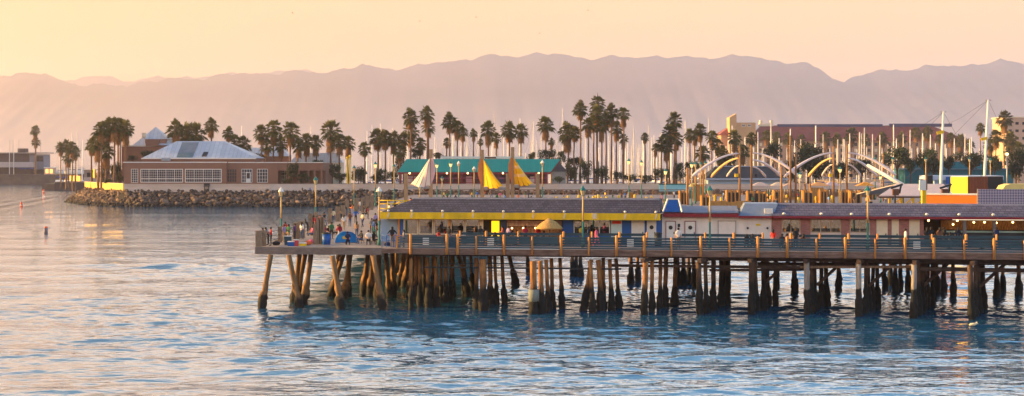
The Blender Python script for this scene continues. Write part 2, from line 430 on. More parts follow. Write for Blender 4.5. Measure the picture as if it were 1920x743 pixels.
M_PILE = mat_tide('timber pile', S(100, 66, 42), S(182, 122, 66), (.012, .010, .009))
M_PILE_SHADE = mat_tide('shaded timber pile', S(62, 46, 38), S(104, 76, 58), (.010, .009, .008), dark=2.9)  # darker copy of the timber: shade among the right-hand bents put into colour
M_PILEW = mat_tide('pale jacketed pile', S(126, 114, 106), S(168, 154, 144), (.012, .010, .009), dark=2.35, soft=.12)
M_CPILE = mat_tide('concrete pile', S(104, 76, 52), S(150, 112, 76), (.014, .011, .010), dark=1.1, soft=.25)
M_WHITE = mat('white paint', S(222, 216, 210), .5, .06, 3)
M_CREAM = mat('cream paint', S(220, 204, 178), .6, .08, 2)
M_YELLOW = mat('yellow paint', S(226, 184, 14), .55, .24, .9, stretch=(1, 1, .25), detail=8)
M_BLUE = mat('blue paint', S(24, 84, 160), .5, .1, 1.5)
M_LBLUE = mat('pale blue paint', S(140, 168, 200), .5, .1, 1.5)
M_RED = mat('maroon paint', S(132, 26, 40), .5, .12, 1.5)
M_METAL = mat('galvanised metal', S(150, 150, 152), .45, .15, 4, metal=.6)
M_DARK = mat('dark metal', S(34, 36, 42), .5, .2, 4)
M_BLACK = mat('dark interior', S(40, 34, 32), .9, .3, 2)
M_BROWN = mat('brown joinery', S(96, 60, 40), .7, .25, 2)
M_ROPE = mat('rope and wire', S(90, 80, 74), .8, .1, 4)
M_LIT = mat('warm lamp glow', (1.0, .62, .2), .5, 0, 1, emit=2.5)
M_SUNGLOW = mat('sunlit lantern glow', (1.0, .70, .25), .4, 0, 1, emit=.45)  # glow stands in for sunlight on the lantern glass
M_OPAL = mat('opal lantern glass', S(232, 210, 170), .3, .05, 2, trans=.4)
M_GLASS = mat_glass('window glass', (.55, .56, .58), .22)
M_GLASSD = mat_glass('dim window glass', (.25, .28, .34), .35)

def pile_r(h0, h1, r, fat=1.5, n=7, seed=0):
    rr = random.Random(seed)
    hs = [h1, 3.2, 2.3, 1.85, 1.55, 1.25, .95, .65, .35, .05, -.4, h0]
    g = lambda a: r * max(1.0, 1 + (fat - 1) * a + rr.uniform(-.16, .22))
    rs = [r, r * .98, r, g(.1), g(.35), g(.7), g(.95), g(1.1), g(1.15), g(1.1), r * fat, r * fat * .8]
    return hs, rs
NP = [0]
def add_pile(parent, px_top, px_bot, py_bot, r=.19, htop=4.45, m=None, fat=1.75, v=None, dz_top=0.0, sides=10):
    """pile measured by its foot in the water (column, waterline row) and the column of its head"""
    yb = CH * FPX / (py_bot - HY)
    xb = wx(px_bot, yb)
    yt = yb + dz_top
    xt = wx(px_top, yt)
    NP[0] += 1
    hs, rs = pile_r(-1.2, htop, r, fat, seed=NP[0])
    pts = []
    for h in hs:
        t = h / htop
        pts.append((xb + (xt - xb) * t, yb + (yt - yb) * t, h))
    rr = random.Random(NP[0] * 7)
    pts = [(p[0] + rr.uniform(-.02, .02), p[1] + rr.uniform(-.02, .02), p[2]) for p in pts]
    mb = MB().tube(pts, rs, sides)
    mb.v = [(x + rr.uniform(-.07, .07), y + rr.uniform(-.07, .07), z + (rr.uniform(-.12, .12) if z < 1.6 else 0)) if z < 1.9 else (x, y, z) for x, y, z in mb.v]
    o = bpy.data.objects.new('pile', mb.mesh('pile', m or M_PILE, OFF[parent.name])); COL.objects.link(o); o.parent = parent
    return o

# ================================================================== MAIN TIMBER PIER
U0, U1 = fu(768, 0), fu(2080, 0)
x0, y0 = fw(U0, 0)
pier = thing('timber_pier', 'long timber pier with dark plank deck carried on rows of mussel covered piles', 'pier', (x0, y0, 0))
def wpart(mbuvh, name, m, parent, label=None):
    """part whose vertices were laid out in the pier frame but whose thing is placed in world axes"""
    mb = MB(); mb.f, mb.mi, mb.sm = mbuvh.f, mbuvh.mi, mbuvh.sm
    mb.v = [(*fw(p[0], p[1]), p[2]) for p in mbuvh.v]
    return part(mb, name, m, parent, label)
wpart(MB().box(U0, U1, 0.16, 27, DECK - .16, DECK), 'deck', M_DECK, pier)
wpart(MB().box(U0, U1, 0, .15, 4.86, DECK + .05), 'rim_board', M_FASCIA, pier)
mb = MB()
for v in np.arange(.7, 27, 1.55):
    mb.box(U0 + .2, U1, v, v + .16, 4.80 if v > 1 else 4.7, DECK - .17)
wpart(mb, 'deck_joists', M_BEAM, pier)
# bents: rows of piles running back and to the right
BD = Vector((.42, .91))
FRONT = [(1208, 588, 5, 0), (1314, 589, 5, 0), (1408, 589, 5, 1), (1512, 590, 5, 1), (1612, 592, 5, 1), (1716, 594, 6, 1), (1824, 597, 6, 0), (1932, 600, 6, 1)]
for bi, (px, py, n, pale) in enumerate(FRONT):
    yb = CH * FPX / (py - HY); xb = wx(px, yb)
    for k in range(n):
        d = k * (2.0 if n == 5 else 1.75) + random.uniform(-.2, .2)
        xx, yy = xb + BD.x * d + random.uniform(-.12, .12), yb + BD.y * d
        pxx, pyy = pxof(xx, yy), HY + CH * FPX / yy
        add_pile(pier, pxx + random.uniform(-3, 3), pxx, pyy, .24 if k == 0 else random.uniform(.16, .22), m=M_PILEW if (k == 0 and pale and px > 1500) else (M_PILE_SHADE if px > 1300 else None), fat=1.3 if k == 0 else 1.7)
    e = n * 2.0
    a = (xb - BD.x * .5, yb - BD.y * .5 + .0, 4.6); c = (xb + BD.x * e, yb + BD.y * e, 4.6)
    part(MB().bar(a, c, .36, .34), 'cap_beam', M_BEAM, pier)
    if px > 1400:
        # diagonal braces on the right of each bent
        p0 = Vector((xb + BD.x * 4, yb + BD.y * 4, 2.2)); p1 = Vector((p0.x + 2.3, p0.y, 4.3))
        part(MB().bar(p0, p1, .2, .24), 'diagonal_brace', M_BEAM, pier)
# irregular groups to the left, pile by pile
LEFT = [(771, 771, 579, .19), (787, 788, 573, .2), (779, 781, 569, .17), (801, 804, 575, .22), (816, 819, 574, .22), (827, 828, 566, .18), (836, 836, 569, .19),
        (845, 846, 566, .17), (849, 850, 553, .17), (858, 878, 556, .24), (893, 894, 577, .22), (905, 907, 581, .34), (918, 921, 573, .24), (928, 931, 570, .18),
        (941, 946, 570, .2), (950, 968, 538, .26), (1000, 1001, 586, .30), (1013, 1016, 585, .26), (1024, 1029, 582, .2), (1034, 1036, 578, .2),
        (1050, 1054, 577, .19), (984, 993, 517, .22), (1106, 1112, 585, .22), (1109, 1094, 582, .22), (1122, 1128, 583, .26), (1131, 1132, 577, .2),
        (1143, 1147, 581, .2), (1155, 1161, 578, .2), (870, 872, 548, .2), (882, 886, 545, .2), (812, 811, 557, .2), (795, 796, 551, .2),
        (1073, 1074, 519, .22), (1080, 1081, 519, .2), (1088, 1089, 521, .22), (1182, 1183, 531, .25), (1195, 1196, 529, .22), (1270, 1271, 534, .22), (1281, 1282, 534, .24),
        (1291, 1292, 533, .2), (1297, 1304, 538, .24), (1357, 1357, 541, .24), (1366, 1366, 534, .2), (1456, 1456, 537, .24), (1489, 1490, 549, .24), (1572, 1573, 545, .24),
        (1656, 1659, 541, .22), (1668, 1670, 535, .22), (1678, 1679, 547, .22), (1687, 1689, 542, .2), (1701, 1703, 545, .22), (1755, 1757, 551, .24),
        (1769, 1770, 549, .22), (1786, 1788, 556, .22), (1868, 1869, 559, .24), (1880, 1881, 549, .2), (1909, 1911, 554, .25)]
for a in LEFT: add_pile(pier, a[0], a[1], a[2], a[3] * (.84 if a[3] < .29 else .95), fat=1.75 if a[3] < .3 else 1.45)
# concrete collar on the stout pile
cx_, cy_ = wx(1001, CH * FPX / (586 - HY)), CH * FPX / (586 - HY)
part(MB().tube([(cx_, cy_, .95), (cx_, cy_, 2.0)], .46, 12), 'concrete_collar', mat('pale collar', S(128, 130, 122), .9, .15, 3), pier)
# stringers and pipes slung under the deck
def slung(px0, px1, py, v, w, h, m, name, sag=0):
    u0, u1 = fu(px0, v), fu(px1, v); hh = fh(py, (u0 + u1) / 2, v)
    wpart(MB().bar((u0, v, hh), (u1, v, hh + sag), w, h), name, m, pier)
slung(795, 1165, 503, 1.2, .12, .13, M_DARK, 'slung_pipe'); slung(830, 1010, 496, 2.4, .08, .09, M_DARK, 'slung_pipe', .15); slung(905, 1012, 507, 1.0, .06, .06, M_ROPE, 'slung_pipe', -.3)
slung(1140, 1540, 500, 2.0, .2, .24, M_BEAM, 'stringer'); slung(1180, 1330, 493, 4.0, .12, .14, M_BEAM, 'stringer')
slung(1300, 1980, 488, 1.4, .22, .30, M_BEAM, 'stringer', -.1); slung(1500, 1720, 502, .6, .2, .2, M_TIMBER, 'stringer', .12); slung(1700, 1985, 505, 1.6, .3, .34, M_BEAM, 'stringer', -.1)
slung(1330, 1520, 508, 2.6, .16, .2, M_BEAM, 'stringer', .15); slung(1560, 1980, 492, 5.0, .2, .4, M_BEAM, 'stringer', 0); slung(1420, 1640, 496, 3.0, .2, .3, M_BEAM, 'stringer', .05)

# ---- front railing: round posts proud of the rim, teal boards between
POSTS = [770, 838, 858, 893, 945, 998, 1052, 1104, 1156, 1208, 1259, 1314, 1368, 1421, 1476, 1531, 1585, 1641, 1697, 1751, 1808, 1864, 1921, 1978, 2036]
THICK = {770, 838, 858, 945, 1052, 1156, 1208, 1314, 1421, 1476, 1585, 1697, 1751, 1864, 1978}
fr = thing('pier_railing', 'front railing of teal boards between round timber posts on the pier edge', 'railing', (fu(838, 0), 0, DECK), frame=True)
for px in POSTS:
    u = fu(px, -.13); t = px in THICK
    r = .125 if t else .085
    mb = MB().tube([(u, -.13, 4.87), (u, -.13, 6.62 if t else 6.48), (u, -.13, 6.68 if t else 6.53)], [r, r * .95, r * .6], 12)
    part(mb, 'post', M_POST, fr)
BH = [(6.30, 6.42), (6.06, 6.23), (5.84, 6.0), (5.63, 5.78), (5.45, 5.57)]
for i in range(len(POSTS) - 1):
    if POSTS[i] == 838: continue
    ua, ub = fu(POSTS[i], 0), fu(POSTS[i + 1], 0)
    mb = MB()
    for a, b_ in BH: mb.box(ua + .01, ub - .01, 0.0, .05, a + random.uniform(-.015, .015), b_ + random.uniform(-.015, .015))
    mb.box(ua + .01, ub - .01, -.03, .12, 6.42, 6.47)
    part(mb, 'rail_boards', M_TEAL, fr)
mb = MB().bar((fu(838, 0), 0.05, 5.95), (fu(858, 0) - .1, 1.0, 5.85), .06, .95); part(mb, 'gate_panel', M_TEAL, fr)
mb = MB().bar((fu(893, -.05), -.05, 5.42), (fu(1052, -.05), -.05, 5.42), .05, .06); part(mb, 'white_pipe', M_WHITE, fr)
for px, w_ in ((798.5, .28), (920, .29), (1182, .29), (1719, .29)):
    u = fu(px, -.03); mb = MB()
    for h in (6.29, 6.12, 5.94, 5.76): mb.box(u - w_, u + w_, -.045, -.015, h - .035, h + .04)
    part(mb, 'white_slats', M_WHITE, fr)
# ---- inner railing along the promenade
ir = thing('promenade_railing', 'inner railing of dark boards with capped posts between promenade and eating terrace', 'railing', (fu(858, 6), 6, DECK), frame=True)
IP = [863, 912, 972, 1057, 1110, 1162, 1213, 1270, 1322, 1376, 1430, 1483, 1537, 1591, 1645, 1698, 1747, 1811, 1868, 1925, 1982]
for i, px in enumerate(IP):
    u = fu(px, 6); r = .12 if i % 2 else .09
    part(MB().tube([(u, 5.87, DECK), (u, 5.87, 6.62), (u, 5.87, 6.7)], [r, r, r * .6], 10), 'post', M_POST, ir)
for i in range(len(IP) - 1):
    ua, ub = fu(IP[i], 6), fu(IP[i + 1], 6); mb = MB()
    mb.box(ua, ub, 6.0, 6.05, 6.30, 6.50); mb.box(ua, ub, 5.96, 6.1, 6.50, 6.55)
    for h in (6.06, 5.8, 5.55): mb.box(ua, ub, 6.0, 6.05, h, h + .15)
    if IP[i] in (1213, 1430): continue
    part(mb, 'rail_boards', M_TEAL, ir)

# ================================================================== CONCRETE FISHING PLATFORM
PX0 = -23.0
yA = 126.6
xE, yE = fw(fu(716, 0), 0)
plat = thing('fishing_platform', 'concrete fishing platform on slanted piles at the left end of the pier', 'pier', (PX0, yA, 0))
outline = [(PX0, yA), (xE, yE), (fw(U0, 0)[0] - .02, fw(U0, 0)[1]), (fw(U0 - .03, 27)), (-2.0, 236), (PX0 - .6, 236)]
part(MB().prism(outline, DECK - .12, DECK + .02), 'deck', M_CONC, plat)
def edge(a, b_, h0, h1, t=.3):
    return MB().bar((a[0], a[1], (h0 + h1) / 2), (b_[0], b_[1], (h0 + h1) / 2), t, h1 - h0)
part(edge((PX0, yA), (xE, yE), 4.78, DECK + .07), 'edge_beam', mat('weathered edge beam', S(104, 88, 82), .9, 0, 1.2, .3, col2=S(138, 120, 112), stretch=(1, 1, 3)), plat)
part(edge((xE, yE), fw(U0, 0), 4.95, DECK - .02), 'edge_beam', M_FASCIA, plat)
part(edge((PX0, yA + .2), (PX0 - .6, 236), 4.8, DECK + .06), 'edge_beam', M_CONC, plat)
VP = [(508, 490, 577), (541, 563, 578), (584, 569, 571), (562, 551, 566), (574, 556, 561), (623, 640, 580), (658, 645, 562), (647, 619, 558), (637, 627, 554), (654, 652, 553), (700, 718, 580),
      (692, 681, 551), (701, 693, 555), (722, 731, 556), (711, 709, 560), (745, 743, 516), (760, 748, 538), (771, 757, 541), (776, 768, 552), (790, 775, 536), (765, 753, 527), (735, 738, 549)]
for a in VP: add_pile(plat, a[0], a[1], a[2], .235, 4.75, M_CPILE, fat=1.6)
# left edge: square timber posts and thin pipes, receding
ed = thing('platform_railing', 'railing of square timber posts and thin pipes along the open left edge of platform', 'railing', (PX0 + .15, yA, DECK))
EP = [(485, 127.2, .26, 6.85), (494, 128.5, .24, 6.8), (525, 134.5, .2, 6.9), (556, 140.5, .34, 7.05), (566, 142.5, .3, 7.1), (582, 158, .26, 7.25), (592, 163, .22, 7.3),
      (619, 176, .26, 7.3), (633, 182, .3, 7.3), (643, 188, .3, 7.3), (651, 205, .26, 7.6), (668, 212, .3, 7.6), (680, 216, .26, 7.6), (689, 222, .3, 7.7), (697, 227, .26, 7.7)]
for px, y, s_, ht in EP:
    x = wx(px, y); part(MB().box(x - s_, x + s_, y - s_ * .6, y + s_ * .6, DECK, ht), 'timber_post', mat('grey timber post', S(112, 92, 76), .85, 0, 3, .4, col2=S(158, 132, 108), stretch=(3, 3, .6)), ed)
for h in (5.75, 6.15, 6.55):
    mb = MB()
    for i in range(len(EP) - 1):
        a, b_ = EP[i], EP[i + 1]
        if a[1] > 150: break
        mb.tube([(wx(a[0], a[1]), a[1], h), (wx(b_[0], b_[1]), b_[1], h)], .03, 6)
    part(mb, 'pipe_rail', M_DARK, ed)
# blue steel gate and pale screen beside the restaurant end
ug = fu(716, 1.2)
gt = thing('metal_gate', 'low blue steel gate at the end of the pier beside the timber post', 'gate', (ug, 1.2, DECK), frame=True)
mb = MB()
for k in range(5): mb.tube([(ug + k * .42, 1.2, DECK), (ug + k * .42, 1.2, 6.45)], .03, 6)
for h in (6.45, 6.0, 5.5): mb.tube([(ug, 1.2, h), (ug + 1.7, 1.2, h)], .03, 6)
part(mb, 'frame', M_BLUE, gt)
mb = MB()
for k in range(17): mb.box(ug + .05 + k * .1, ug + .065 + k * .1, 1.19, 1.21, DECK + .1, 6.42)
part(mb, 'mesh_infill', M_BLUE, gt)
# rail in front of the terrace corner
tr_ = thing('terrace_railing', 'short grey board railing at the left corner of the yellow restaurant terrace', 'railing', (fu(742, .2), .2, DECK), frame=True)
mb = MB()
for a, b_ in BH: mb.box(fu(744, .2), fu(768, .2), .2, .25, a - .03, b_ - .03)
part(mb, 'rail_boards', mat('grey board paint', S(96, 104, 108), .7, .15, 2), tr_)
u = fu(744, .2); part(MB().box(u - .08, u + .08, .1, .26, DECK, 6.5), 'post', M_POST, tr_)

# ================================================================== YELLOW RESTAURANT
FV = 10.0
M_SHING = mat_brick('slate shingles', S(62, 58, 72), S(84, 78, 92), S(34, 32, 40), .34, .19, .02, 'XZ', var=.3)
rs = thing('pier_restaurant', 'long low restaurant with slate mansard roof, bright yellow fascia and blue walls on pier', 'restaurant', (fu(745, FV), FV, DECK), frame=True)
ua, ub = fu(745, FV), fu(1240, FV)
EV0, EV1 = fh(412.5, 0, FV), fh(399.5, 0, FV)
part(MB().box(ua + .2, ub - .05, FV + 1.9, FV + 9, DECK, EV0 + .3), 'back_wall', M_BROWN, rs)
part(MB().box(ua + .05, ub - .05, FV + .08, FV + 9, EV0 + .02, EV0 + .08), 'ceiling', M_CREAM, rs)
part(MB().box(ua + .05, ub - .05, FV + .05, FV + 1.9, DECK + .005, DECK + .03), 'floor', M_BROWN, rs)
# roof
va = FV - 1.3
e0, e1 = fu(713, va), fu(1238, va)
EV0, EV1 = fh(412.5, 0, va), fh(399.8, 0, va)
mb = MB()
mb.box(e0, e1, va, va + .12, EV0, EV1); mb.box(e0, e0 + .12, va + .12, FV + 9, EV0, EV1); mb.box(e0 + .12, e1, va + .12, FV - .1, EV0 + .02, EV0 + .08)
part(mb, 'fascia', M_YELLOW, rs)
vr = FV + 1.5
r0, r1 = fu(776, vr), fu(1236, vr); RH = fh(373.5, (r0 + r1) / 2, vr)
mb = MB().frustum((e0 + .02, e1, va + .02, FV + 9), (r0, r1, vr, FV + 7), EV1 + .01, RH)
part(mb, 'roof', M_SHING, rs)
mb = MB().box(r0, r1, vr - .06, vr + .08, RH - .02, RH + .07); part(mb, 'ridge_trim', mat('pale flashing', S(172, 166, 172), .6, .1, 2), rs)
# small lamps along the gutter, each with its wash of light painted on the fascia as a pale bar
for px in (728, 772, 830, 887, 944, 1000, 1058, 1172, 1230):
    u = fu(px, va)
    f = part(MB().ball((u, va + .05, EV1 + .14), .13, 8, 5, sz=.8), 'gutter_lamp', M_WHITE, rs)
    part(MB().bar((u - .05, va - .03, EV0 + .12), (u + .07, va - .03, EV1 - .04), .14, .03, up=(0, 1, 0)), 'light_streak', M_CREAM, f)
u = fu(1115, va); part(MB().box(u - .2, u + .2, va - .035, va - .004, EV0 + .12, EV1 - .03), 'fascia_glow', M_CREAM, rs)  # wide pale patch painted as lamp light washing the fascia
def panel(parent, name, px0, py0, px1, py1, m, v=FV, t=.12, label=None):
    u0, u1, h0, h1 = frect(px0, py0, px1, py1, v)
    return part(MB().box(u0, u1, v, v + t, h0, h1), name, m, parent, label)
YB = 459.5      # floor row at the facade
def window(parent, px0, py0, px1, py1, nx=1, ny=1, fm=None, gm=None, v=FV, fw_=.09):
    u0, u1, h0, h1 = frect(px0, py0, px1, py1, v)
    mb = MB(); fm = fm or M_CREAM
    mb.box(u0, u0 + fw_, v - .02, v + .1, h0, h1); mb.box(u1 - fw_, u1, v - .02, v + .1, h0, h1)
    mb.box(u0 + fw_, u1 - fw_, v - .02, v + .1, h0, h0 + fw_); mb.box(u0 + fw_, u1 - fw_, v - .02, v + .1, h1 - fw_, h1)
    for i in range(1, nx): x = u0 + (u1 - u0) * i / nx; mb.box(x - .035, x + .035, v - .01, v + .07, h0 + fw_, h1 - fw_)
    for j in range(1, ny): z = h0 + (h1 - h0) * j / ny; mb.box(u0 + fw_, u1 - fw_, v, v + .06, z - .025, z + .025)
    f = part(mb, 'window', fm, parent)
    part(MB().box(u0 + fw_ * .5, u1 - fw_ * .5, v + .065, v + .075, h0 + fw_ * .5, h1 - fw_ * .5), 'pane', gm or M_GLASS, f)
    return f
def door(parent, px0, py0, px1, py1, m, port=False, frame=None, v=FV, handle=True):
    u0, u1, h0, h1 = frect(px0, py0, px1, py1, v); h0 = DECK + .03
    d = part(MB().box(u0 + .06, u1 - .06, v - .02, v + .05, h0, h1 - .06), 'door', m, parent)
    mb = MB(); mb.box(u0, u0 + .06, v - .05, v + .06, h0, h1); mb.box(u1 - .06, u1, v - .05, v + .06, h0, h1); mb.box(u0 + .06, u1 - .06, v - .05, v + .06, h1 - .06, h1)
    part(mb, 'frame', frame or m, d)
    if port:
        uc, hc = (u0 + u1) / 2, h1 - .62
        part(MB().tube([(uc, v - .06, hc), (uc, v - .02, hc)], .19, 16), 'porthole', M_DARK, d)
    if handle: part(MB().box(u1 - .2, u1 - .12, v - .07, v - .02, h0 + .95, h0 + 1.12), 'handle', M_DARK, d)
    return d
panel(rs, 'side_screen', 714, 411, 745, YB, M_LBLUE, FV + .6, .1)
panel(rs, 'wall_post', 746, 411, 749.5, YB, M_POST); panel(rs, 'wall_panel', 750, 411, 756, YB, M_BLUE)
for a, b_ in ((757, 784), (785, 812), (813, 841), (845, 871), (872, 898)): window(rs, a, 411, b_, 440, 1, 1, M_CREAM, M_GLASS)
panel(rs, 'wall_panel', 756.2, 440, 899, YB, mat('grey weatherboard', S(92, 96, 104), .7, .15, 2, stretch=(1, 1, 6)))
panel(rs, 'wall_post', 841, 411, 844.5, YB, M_POST, FV - .06, .1)
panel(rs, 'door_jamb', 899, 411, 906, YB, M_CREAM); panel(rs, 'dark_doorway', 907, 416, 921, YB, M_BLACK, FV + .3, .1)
yd = mat('sunlit yellow door glow', S(250, 196, 20), .5, .04, 2, emit=.5)  # door is no lamp: its glow stands in for sunlight through it
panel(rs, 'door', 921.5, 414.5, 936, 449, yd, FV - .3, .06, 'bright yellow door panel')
panel(rs, 'wall_panel', 936.5, 411, 950, YB, mat('navy paint', S(36, 52, 96), .5, .1, 2))
# open bar: menu boards, counter, shelves, lamps
mbm = mat('menu photographs', S(214, 196, 178), .6, 0, 5, col2=S(150, 80, 70), detail=8)
panel(rs, 'menu_board', 950.5, 414, 1054, 424.5, mbm, FV + .9, .06)
panel(rs, 'bar_counter', 950.5, 444, 1054, YB, mat('bar counter', S(70, 66, 74), .6, .2, 2), FV + .4, .5)
panel(rs, 'bar_back', 950.5, 425, 1054, 444, mat('cluttered bar shelves', S(120, 58, 30), .7, 0, 5, col2=S(226, 170, 110), detail=9), FV + 1.6, .1)
for px in (960, 981, 1004, 1030):
    u = fu(px, FV + .7); part(MB().ball((u, FV + .7, fh(428, u, FV + .7)), .09, 8, 5), 'pendant_lamp', M_LIT, rs)
panel(rs, 'wall_panel', 1055, 411, 1075, YB, M_BLUE)
window(rs, 1075.5, 414, 1103, 440, 2, 1, M_CREAM, M_GLASS); panel(rs, 'wall_panel', 1075.2, 440.3, 1143, YB, M_BLUE)
panel(rs, 'window_posters', 1077, 416, 1101, 438, mbm, FV + .5, .02)
window(rs, 1103.5, 411, 1144, 440, 2, 1, M_WHITE, M_GLASS)
panel(rs, 'notice_board', 1145.5, 412, 1166, 446, mat('pale notices', S(196, 214, 216), .6, .08, 5), FV - .03, .1)
panel(rs, 'red_sign', 1147.5, 414.5, 1164.5, 420, mat('red sign', S(236, 64, 24), .5, .1, 3), FV - .06, .028)
panel(rs, 'wall_panel', 1143.7, 446.2, 1166, YB, M_BLUE); panel(rs, 'wall_panel', 1166.5, 411, 1240, YB, M_BLUE)
door(rs, 1184, 413.5, 1208.5, YB, M_WHITE, v=FV - .03); door(rs, 1213, 414, 1230.5, YB, M_WHITE, True, v=FV - .03)
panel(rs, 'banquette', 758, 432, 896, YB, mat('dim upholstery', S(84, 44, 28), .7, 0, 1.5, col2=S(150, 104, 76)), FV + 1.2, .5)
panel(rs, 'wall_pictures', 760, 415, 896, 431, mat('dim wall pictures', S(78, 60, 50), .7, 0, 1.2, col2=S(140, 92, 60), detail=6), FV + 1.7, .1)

# ================================================================== WHITE WASHROOM BUILDING
wr = thing('washroom_building', 'white washroom block with maroon fascia and a blue dormer sign on the pier', 'building', (fu(1243, FV), FV, DECK), frame=True)
M_WALLW = mat('white stucco', S(226, 214, 206), .8, .12, .8, .1, stretch=(1, 1, .3), detail=8)
u0, u1, h0, h1 = frect(1241, 405, 1447, YB, FV)
part(MB().box(u0, u1, FV + .1, FV + 8, DECK, h1), 'wall', M_WALLW, wr)
for a, b_, y0_, y1_ in ((1243, 1385, 399, 407.2), (1385.2, 1447, 405.2, 409.2)):
    panel(wr, 'fascia', a, y0_, b_, y1_, M_RED, FV - .5, .12)
u0, u1, h0, h1 = frect(1243, 396, 1385, 399, FV - .5)
part(MB().slab([(u0, FV - .5, h0 + .01), (u1, FV - .5, h0 + .01), (u1, FV + 8, h1 + .25), (u0, FV + 8, h1 + .25)], .12), 'flat_roof', mat('grey roofing felt', S(108, 112, 130), .8, .15, 1), wr)
u0, u1, h0, h1 = frect(1385.4, 385, 1450, 405, FV - .4)
M_MROOF = mat('blue grey metal roof', S(108, 120, 142), .5, .12, 1.5)
part(MB().frustum((u0, u1, FV - .5, FV + 8), (u0 + .6, u1 + .5, FV + 1.4, FV + 6), h0, h1 + .1), 'metal_roof', M_MROOF, wr)
# blue trapezoid dormer sign with pale edge
v = FV - .62
u0, u1, h0, h1 = frect(1243, 373.5, 1279, 397.5, v); i0, i1 = fu(1252, v), fu(1272, v)
d = part(MB().add([(u0, v, h0), (u1, v, h0), (i1, v + .5, h1), (i0, v + .5, h1), (u0, v + 3, h0), (u1, v + 3, h0), (i1, v + 2.5, h1), (i0, v + 2.5, h1)],
     [(0, 1, 2, 3), (5, 4, 7, 6), (4, 0, 3, 7), (1, 5, 6, 2), (3, 2, 6, 7), (4, 5, 1, 0)]), 'dormer', M_BLUE, wr)
mb = MB()
for a, b_ in (((u0, v, h0), (i0, v + .5, h1)), ((i0, v + .5, h1), (i1, v + .5, h1)), ((i1, v + .5, h1), (u1, v, h0))):
    a = (a[0], a[1] - .05, a[2]); b_ = (b_[0], b_[1] - .05, b_[2]); mb.bar(a, b_, .1, .14)
part(mb, 'dormer_trim', M_WHITE, d)
for a, b_ in ((1248, 1267), (1283.5, 1305)): door(wr, a, 414.5, b_, YB, M_WHITE, True, M_RED, FV + .03)
door(wr, 1346, 414, 1380, 440, M_WALLW, frame=mat('shadow gap', S(150, 140, 132), .8), v=FV + .06)
dd = panel(wr, 'utility_hatch', 1401, 424, 1440, 446, M_WALLW, FV + .06, .06)
for px in (1402, 1439):
    u = fu(px, FV); part(MB().tube([(u, FV - .06, fh(428, u, FV)), (u, FV + .06, fh(428, u, FV))], .1, 10), 'vent_cap', M_DARK, dd)
panel(wr, 'yellow_notice', 1417, 420, 1426, 423.4, mat('yellow notice', S(216, 184, 40), .6, .1, 4), FV + .05, .05)
u, hh = fu(1273, FV), fh(426, fu(1273, FV), FV); part(MB().box(u - .1, u + .1, FV, FV + .1, hh, hh + .3), 'wall_lamp', M_DARK, wr)
u0, u1, h0, h1 = frect(1433, 391.5, 1449, 401, FV + .2)
solo(MB().box(u0, u1, FV - .2, FV + 1.0, h0, h1).box(u0 + .1, u1 - .1, FV - .23, FV - .201, h0 + .08, h1 - .1), 'rooftop_unit', M_WHITE, 'white boxed air unit on the blue grey metal roof', 'air conditioner', (u0, FV - .2, h0), frame=True)

# ================================================================== BRICK CAFE AND OPEN BAR
M_BRICK = mat_brick('red brick', S(140, 82, 78), S(168, 104, 98), S(150, 126, 120), .24, .085, .012, 'XZ')
bc = thing('brick_cafe', 'brick cafe with long slate roof, maroon eave and an open lit bar at right', 'cafe', (fu(1448, FV), FV, DECK), frame=True)
u0, u1 = fu(1447.5, FV), fu(2080, FV)
EB = fh(408, 0, FV - .4)
part(MB().box(u0 + .1, fu(1728, FV), FV + 1.6, FV + 9, DECK, EB + .3), 'back_wall', mat('warm cafe interior', S(150, 104, 70), .8, .3, 2), bc)
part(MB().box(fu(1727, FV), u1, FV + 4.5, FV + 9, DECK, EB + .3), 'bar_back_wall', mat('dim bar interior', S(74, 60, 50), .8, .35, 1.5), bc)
part(MB().box(u0 + .1, u1, FV + .12, FV + 9, EB + .03, EB + .1), 'ceiling', M_CREAM, bc)
part(MB().box(u0 + .1, u1, FV + .12, FV + 4.5, DECK + .005, DECK + .03), 'floor', M_BROWN, bc)
va = FV - .7
E0, E1 = fh(411, fu(1700, va), va), fh(406.5, fu(1700, va), va)
part(MB().box(fu(1449, va), u1, va, va + .1, E0, E1), 'eave_board', M_RED, bc)
part(MB().box(fu(1449, va), u1, va + .1, FV + .1, E0 + .02, E0 + .06), 'soffit', M_RED, bc)
vr = FV + 1.7
RH2 = fh(384.5, fu(1700, vr), vr)
M_SHING2 = mat_brick('grey slate courses', S(84, 80, 98), S(104, 98, 116), S(48, 46, 58), .45, .2, .02, 'XZ', var=.3)
part(MB().frustum((fu(1447, va), u1, va + .01, FV + 9), (fu(1440, vr), u1, vr, FV + 7), E1 + .01, RH2), 'roof', M_SHING2, bc)
for px in (1470, 1540, 1597, 1668, 1738, 1799, 1863):
    u = fu(px, va); part(MB().ball((u, va + .1, E1 + .22), .16, 8, 5, sz=.7), 'gutter_lamp', M_WHITE, bc)
def brick(a, b_, y0=411, y1=YB): panel(bc, 'brick_pier', a, y0, b_, y1, M_BRICK, FV - .02, .2)
for a, b_ in ((1447.5, 1465), (1501, 1519.5), (1577.5, 1593), (1631.5, 1643), (1664.5, 1671.5), (1685.5, 1704.5), (1724.5, 1732)): brick(a, b_)
M_LOWW = mat('pale low wall', S(196, 180, 172), .8, .1, 1.5)
